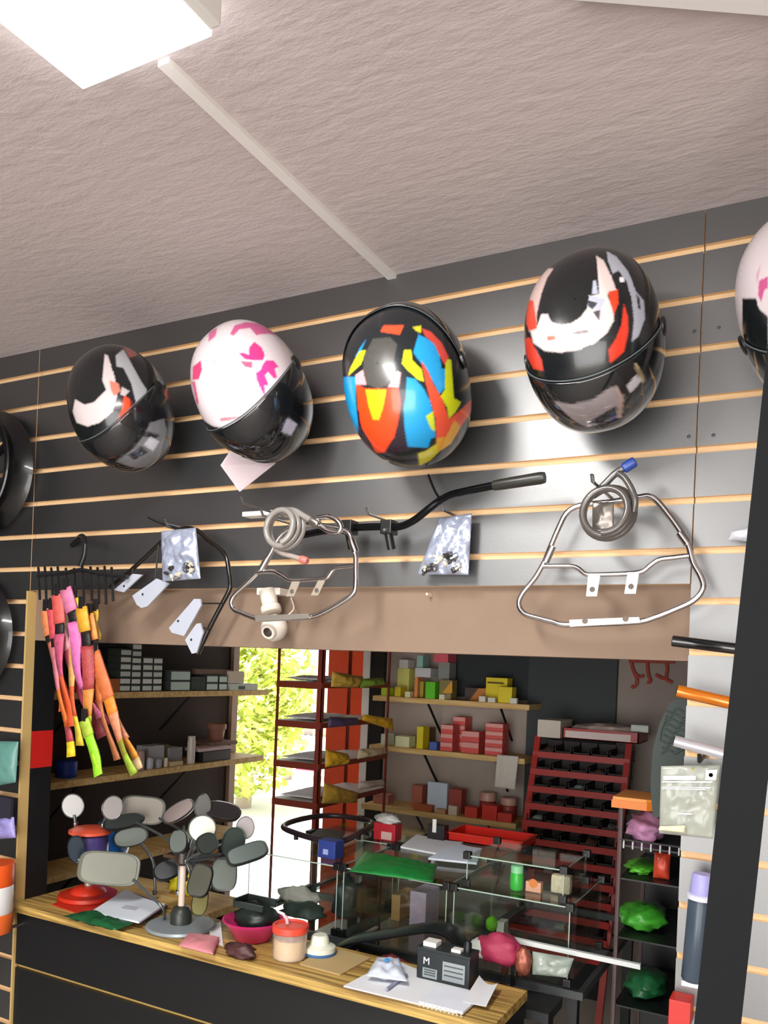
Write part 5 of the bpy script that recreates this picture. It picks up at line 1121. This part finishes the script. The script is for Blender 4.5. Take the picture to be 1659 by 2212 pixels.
# ------------------------------------------------------------------ glass cube cases behind the counter
T = thing('case_table', 'black table under the glass display cases', 'table', (-1.06, .7, 0))
multi('table_frame', [((-1.59, .345, .93), (-.50, .36, .950)), ((-1.59, 1.065, .93), (-.50, 1.08, .95)), ((-1.59, .36, .93), (-1.575, 1.065, .95)), ((-.515, .36, .93), (-.50, 1.065, .95)), ((-.89, .36, .93), (-.86, 1.065, .95)), ((-1.24, .36, .93), (-1.21, 1.065, .95)), ((-1.59, .70, .93), (-.50, .722, .95))], mat('3a3f40', .4), T)
for x in (-1.57, -.53):
    for y in (.37, 1.05): box('leg', (x - .014, y - .014, 0), (x + .014, y + .014, .93), BLACK, T)
GL = glass('fbfefc'); GE = mat('9fb3a6', .15, coat=.5); CU = mat('0d0f10', .35)
def case(label, xs, ys, z0, z1):
    (xa, xb), (ya, yb_) = xs, ys
    T = thing('display_case', label, 'glass case', ((xa + xb)/2, (ya + yb_)/2, z0), group='glass cube display cases')
    t_ = .0028
    for nm, lo, hi in (('pane', (xa, ya, z0), (xb, ya + t_, z1)), ('pane', (xa, yb_ - t_, z0), (xb, yb_, z1)), ('pane', (xa, ya + t_, z0), (xa + t_, yb_ - t_, z1)), ('pane', (xb - t_, ya + t_, z0), (xb, yb_ - t_, z1)), ('top_pane', (xa, ya, z1), (xb, yb_, z1 + t_)), ('bottom_pane', (xa + t_, ya + t_, z0), (xb - t_, yb_ - t_, z0 + .002))):
        box(nm, lo, hi, GL, T)
    multi('glass_edge', [((xa, ya - .001, z1), (xb, ya + .001, z1 + .0032)), ((xb - .001, ya, z1), (xb + .001, yb_, z1 + .0032)), ((xa - .001, ya - .001, z0), (xa + .0015, ya + .001, z1)), ((xb - .0015, ya - .001, z0), (xb + .001, ya + .001, z1))], GE, T)
    for x in (xa, xb):
        for y in (ya, yb_):
            for z in (z0 + .008, z1 + .001): box('corner_clip', (x - .010, y - .010, z - .008), (x + .010, y + .010, z + .012), CU, T, bev=.002)
gx = [-1.568, -1.225, -.875, -.545]
case('glass cube case nearest the mirrors', (gx[0] + .011, gx[1] - .011), (.362, .70), .951, 1.15)
case('glass cube case under the green bag', (gx[1] + .011, gx[2] - .011), (.362, .70), .951, 1.15)
case('glass cube case carrying the green bottle', (gx[2] + .011, gx[3] - .0), (.362, .70), .951, 1.15)
case('rear glass cube case toward the yard doorway', (gx[0] + .011, gx[1] - .011), (.723, 1.06), .951, 1.15)
case('rear glass cube case under the papers', (gx[1] + .011, gx[2] - .011), (.723, 1.06), .951, 1.15)
case('shallow glass box on top holding the green bottle', (gx[2] + .036, gx[3] - .026), (.386, .62), 1.1535, 1.236)
G0 = 1.1535
def gbox(name, label, cat, r, hx, Y, dp, zb=G0, **k): return fb(name, label, cat, k.pop('group', None), r, mat(hx, .5, **k), Y=Y, dp=dp, zb=zb)
T = gbox('carton', 'blue carton with pale print on the glass case', 'box', (686, 1817, 741, 1866), '22357c', .42, .05)
p = T.location; box('print_mark', (p.x - .012, .4185, p.z + .012), (p.x + .006, .42, p.z + .028), mat('8f9cc8', .5), T)
tag(bag('green_parcel', [at(x, y, Z=G0 + .018) for x, y in ((755, 1882), (935, 1905), (945, 1868), (790, 1838))], .026, mat('177a34', .45, vary=.2), crinkle=.008, seed=3, flat=3), 'long green cloth parcel lying on the glass case', 'parcel')
T = thing('red_pack', 'red box with clear bag top standing on the rear glass case', 'box', at(832, 1828, Y=.76))
A, B = at(806, 1826, Y=.76), at(852, 1830, Y=.76); zt_ = at(826, 1779, Y=.76).z
box('body', (A.x, .76, G0), (B.x, .81, zt_), mat('b01e2c', .4), T, bev=.002); box('pale_label', (A.x + .03, .7588, G0 + .004), (B.x - .012, .76, G0 + .03), mat('c9a8a0', .5), T)
blob('bag_top', ((A.x + B.x)/2, .785, zt_ + .012), (.045, .028, .018), glass('dfe0da', op=.6), T, amp=.6, fr=4, seed=2)
T = gbox('carton', 'black upright carton with white mark on the rear glass case', 'box', (922, 1783, 968, 1825), '17181a', .86, .04)
p = T.location; box('print_mark', (p.x - .012, .8585, p.z + .03), (p.x + .002, .86, p.z + .075), WHITE, T)
flat('sheets', 'white sheets spread on the rear glass case', 'papers', [(865, 1832), (960, 1850), (1000, 1825), (900, 1808)], G0, .006, PAPER, curl=.004)
flat('sheets', 'white ruled sheets hanging near the shallow glass box', 'papers', [(925, 1857), (1030, 1868), (1042, 1838), (985, 1826)], G0 + .008, .006, mat('d9e2f0', .8), curl=.003)
# open red tray
A, B = at(966, 1835, Y=.9), at(1125, 1850, Y=.9); zt_ = at(975, 1797, Y=.9).z
T = thing('red_tray', 'bright red open plastic tray beside the red bin rack', 'tray', ((A.x + B.x)/2, 1.0, G0))
multi('tray_walls', [((A.x, .9, G0), (B.x, .904, zt_)), ((A.x, 1.05, G0), (B.x, 1.054, zt_)), ((A.x, .9, G0), (A.x + .004, 1.05, zt_)), ((B.x - .004, .9, G0), (B.x, 1.05, zt_)), ((A.x, .9, G0), (B.x, 1.05, G0 + .004))], mat('d8200e', .4), T)
multi('tray_rim', [((A.x - .006, .894, zt_ - .004), (B.x + .006, .9, zt_)), ((A.x - .006, 1.054, zt_ - .004), (B.x + .006, 1.06, zt_)), ((A.x - .006, .9, zt_ - .004), (A.x, 1.054, zt_)), ((B.x, .9, zt_ - .004), (B.x + .006, 1.054, zt_))], mat('e0301c', .4), T)
# black looped carrier lying across the cases
T = thing('carrier_hoop', 'black tubular hoop lying on the rear glass case before the red rack', 'carrier', at(710, 1800, Z=G0))
hp = [(612, 1786), (640, 1772), (700, 1762), (760, 1766), (806, 1778), (775, 1800), (735, 1818), (690, 1814), (640, 1800)]
tube('hoop', [at(x, y, Z=1.175) for x, y in hp], .010, mat('3a2f33', .3, metal=.3), T, closed=True, sm=4)
flat('hoop_plate', None, None, [(670, 1808), (735, 1816), (745, 1800), (690, 1792)], 1.163, .006, BLACK, parent=T)
for x, y in ((640, 1800), (775, 1800)): e = at(x, y, Z=1.175); tube('foot', [e, Vector((e.x, e.y, G0 + .0005))], .008, BLACK, T)
# things on and in the right-hand case
U0 = 1.1562
c = Vector((-.685, .43, U0)); c = at(1115, 1940, Y=.43); c.z = U0
T = thing('green_bottle', 'short green bottle with pale green cap in the shallow glass box', 'bottle', c)
lathe('body', c, (0, 0, 1), [(.016, 0), (.018, .003), (.018, .042), (.016, .046)], mat('2fb03a', .3), T, seg=20); lathe('cap', c, (0, 0, 1), [(.017, .046), (.017, .064), (.014, .066)], mat('8fd0a0', .4), T, seg=20)
T = fb('card_box', 'peach box with orange disc print in the shallow glass box', 'box', None, (1134, 1905, 1172, 1945), mat('d99a82', .5), Y=.43, dp=.02, zb=U0)
p = T.location; lathe('disc_print', (p.x, .4295, p.z + .024), (0, -1, 0), [(.012, 0), (.012, .0006), (.01, .0008)], mat('d8742c', .5), T, seg=20)
a = at(1210, 1945, Y=.45)
tag(box('soap_block', (a.x - .03, .455, U0), (a.x + .024, .485, U0 + .05), mat('c6b99f', .7, vary=.3, nscale=70, bump=.5, bscale=90), bev=.011), 'cream embossed block in the shallow glass box', 'block')
I0 = .9535
fb('shoe_box', 'white and purple carton inside the glass case under the green bag', 'box', None, (885, 1928, 948, 1962), mat('b9a8c0', .5, vary=.3, nscale=30), Y=.56, dp=.1, zb=I0)
fb('brown_box', 'tan carton inside the glass case beside the purple one', 'box', None, (845, 1934, 882, 1968), mat('b08a58', .6), Y=.58, dp=.1, zb=I0)
tag(blob('dark_casting', at(755, 1955, Y=.55), (.05, .05, .085), mat('263234', .5), amp=.35, fr=2.5, seed=7, flatz=I0), 'dark lumpy casting inside the glass case under the green bag', 'part')
tag(blob('dark_bag', at(655, 1978, Y=.47), (.075, .05, .042), mat('34423f', .5), amp=.3, fr=2, seed=3, flatz=I0), 'slumped dark grey bag in the glass case behind the magenta bowl', 'bag')
tag(blob('white_wrap', at(645, 1945, Y=.585), (.07, .038, .045), mat('cdc8c2', .7), amp=.4, fr=2.2, seed=13, flatz=I0), 'white crumpled wrapping in the glass case behind the dark grey bag', 'wrapping')
tag(blob('lime_cap', at(1062, 1995, Y=.6), (.018, .018, .022), mat('6fbf2c', .4), amp=.2, seed=3, flatz=I0), 'lime green cap inside the case carrying the bottle', 'cap')
fb('carton', 'pale carton beside the lime green cap inside the case', 'box', None, (1072, 1992, 1098, 2012), mat('c0c4bc', .5), Y=.6, dp=.04, zb=I0)
# black curved mudguard and oddments between counter and case
T = thing('mudguard', 'black curved mudguard lying behind the battery', 'mudguard', at(860, 2060, Y=.28))
arc = [at(x, y, Y=.285) for x, y in ((725, 2040), (770, 2020), (830, 2010), (900, 1998), (950, 1994), (985, 2010), (1000, 2045))]
V, F = [], []; cp = catmull(arc, 4)
for p in cp:
    for dy, dz in ((-.045, -.012), (-.02, 0), (.02, 0), (.045, -.012), (.04, -.018), (-.04, -.018)): V.append(p + Vector((0, dy, dz)))
for i in range(len(cp) - 1):
    for k in range(6): F.append((i*6 + k, i*6 + (k + 1) % 6, i*6 + 6 + (k + 1) % 6, i*6 + 6 + k))
F += [tuple(range(6)), tuple((len(cp) - 1)*6 + k for k in range(6))[::-1]]
link('guard_skin', V, F, mat('1a1c1e', .35), T, smooth='auto')
a = at(862, 2060, Y=.285); tube('stay', [at(735, 2040, Y=.285), Vector((at(735, 2040, Y=.285).x, .285, .93))], .006, BLACK, T); tube('stay', [at(998, 2044, Y=.285), Vector((at(998, 2044, Y=.285).x, .285, .93))], .006, BLACK, T)
T = thing('under_shelf', 'black shelf board between the counter and the glass cases', 'shelf', (-1.0, .29, .90))
box('board', (-1.44, .222, .905), (-.55, .342, .929), BLACK, T); 
for x in (-1.42, -.57): box('leg', (x - .01, .25, 0), (x + .01, .30, .905), BLACK, T)
S0 = .9295
tag(blob('red_rag', at(850, 2090, Y=.27), (.045, .03, .03), mat('7a2a2a', .7), amp=.4, seed=6, flatz=S0), 'dark red rag under the black mudguard', 'rag')
T = thing('pink_bag', 'crimson cloth bag behind the battery', 'bag', at(1075, 2065, Y=.28))
blob('cloth', at(1078, 2050, Y=.285), (.06, .035, .04), mat('a02c4c', .6), T, amp=.3, fr=2, seed=8, flatz=S0); blob('white_flap', at(1035, 2048, Y=.285), (.028, .03, .025), mat('b5bdb4', .6), T, amp=.4, seed=9)
tag(blob('copper_part', at(1130, 2078, Y=.285), (.02, .02, .035), mat('9c5a48', .4, metal=.4), amp=.4, fr=4, seed=5, flatz=S0), 'copper coloured carburettor shaped part beside the crimson bag', 'part')
T = thing('led_bar', 'long white light bar leaning out past the glass case', 'bar', at(1080, 2022, Y=.33))
p, q_ = at(1082, 2024, Y=.33), at(1384, 2088, Y=.33); d = q_ - p
V, F = [], []
for e in (p, q_):
    for dy, dz in ((-.006, -.006), (.006, -.006), (.006, .006), (-.006, .006)): V.append(e + Vector((0, dy, dz)))
link('bar_body', V, [(0, 1, 2, 3), (7, 6, 5, 4), (0, 4, 5, 1), (1, 5, 6, 2), (2, 6, 7, 3), (3, 7, 4, 0)], mat('cdd3d0', .4), T)
m1, m2 = p + d*.62, q_; V = []
for e in (m1, m2 - d*.01):
    for dy, dz in ((-.0068, -.005), (-.0062, -.005), (-.0062, .0062), (-.0068, .0062)): V.append(e + Vector((0, dy, dz)))
link('cover_strip', V, [(0, 1, 2, 3), (7, 6, 5, 4), (0, 4, 5, 1), (1, 5, 6, 2), (2, 6, 7, 3), (3, 7, 4, 0)], mat('cdd3d0', .4), T)
tube('prop', [p + d*.1, Vector(((p + d*.1).x, .33, S0))], .004, BLACK, T, seg=8)
a = at(1190, 2085, Y=.30)
tag(bag('clear_parts_bag', [at(1150, 2105, Y=.29), at(1225, 2112, Y=.29), at(1240, 2070, Y=.30), at(1150, 2055, Y=.30)], .03, glass('c6d2c8', op=.55), crinkle=.012, seed=15), 'clear bag of brown fittings below the white light bar', 'bag')
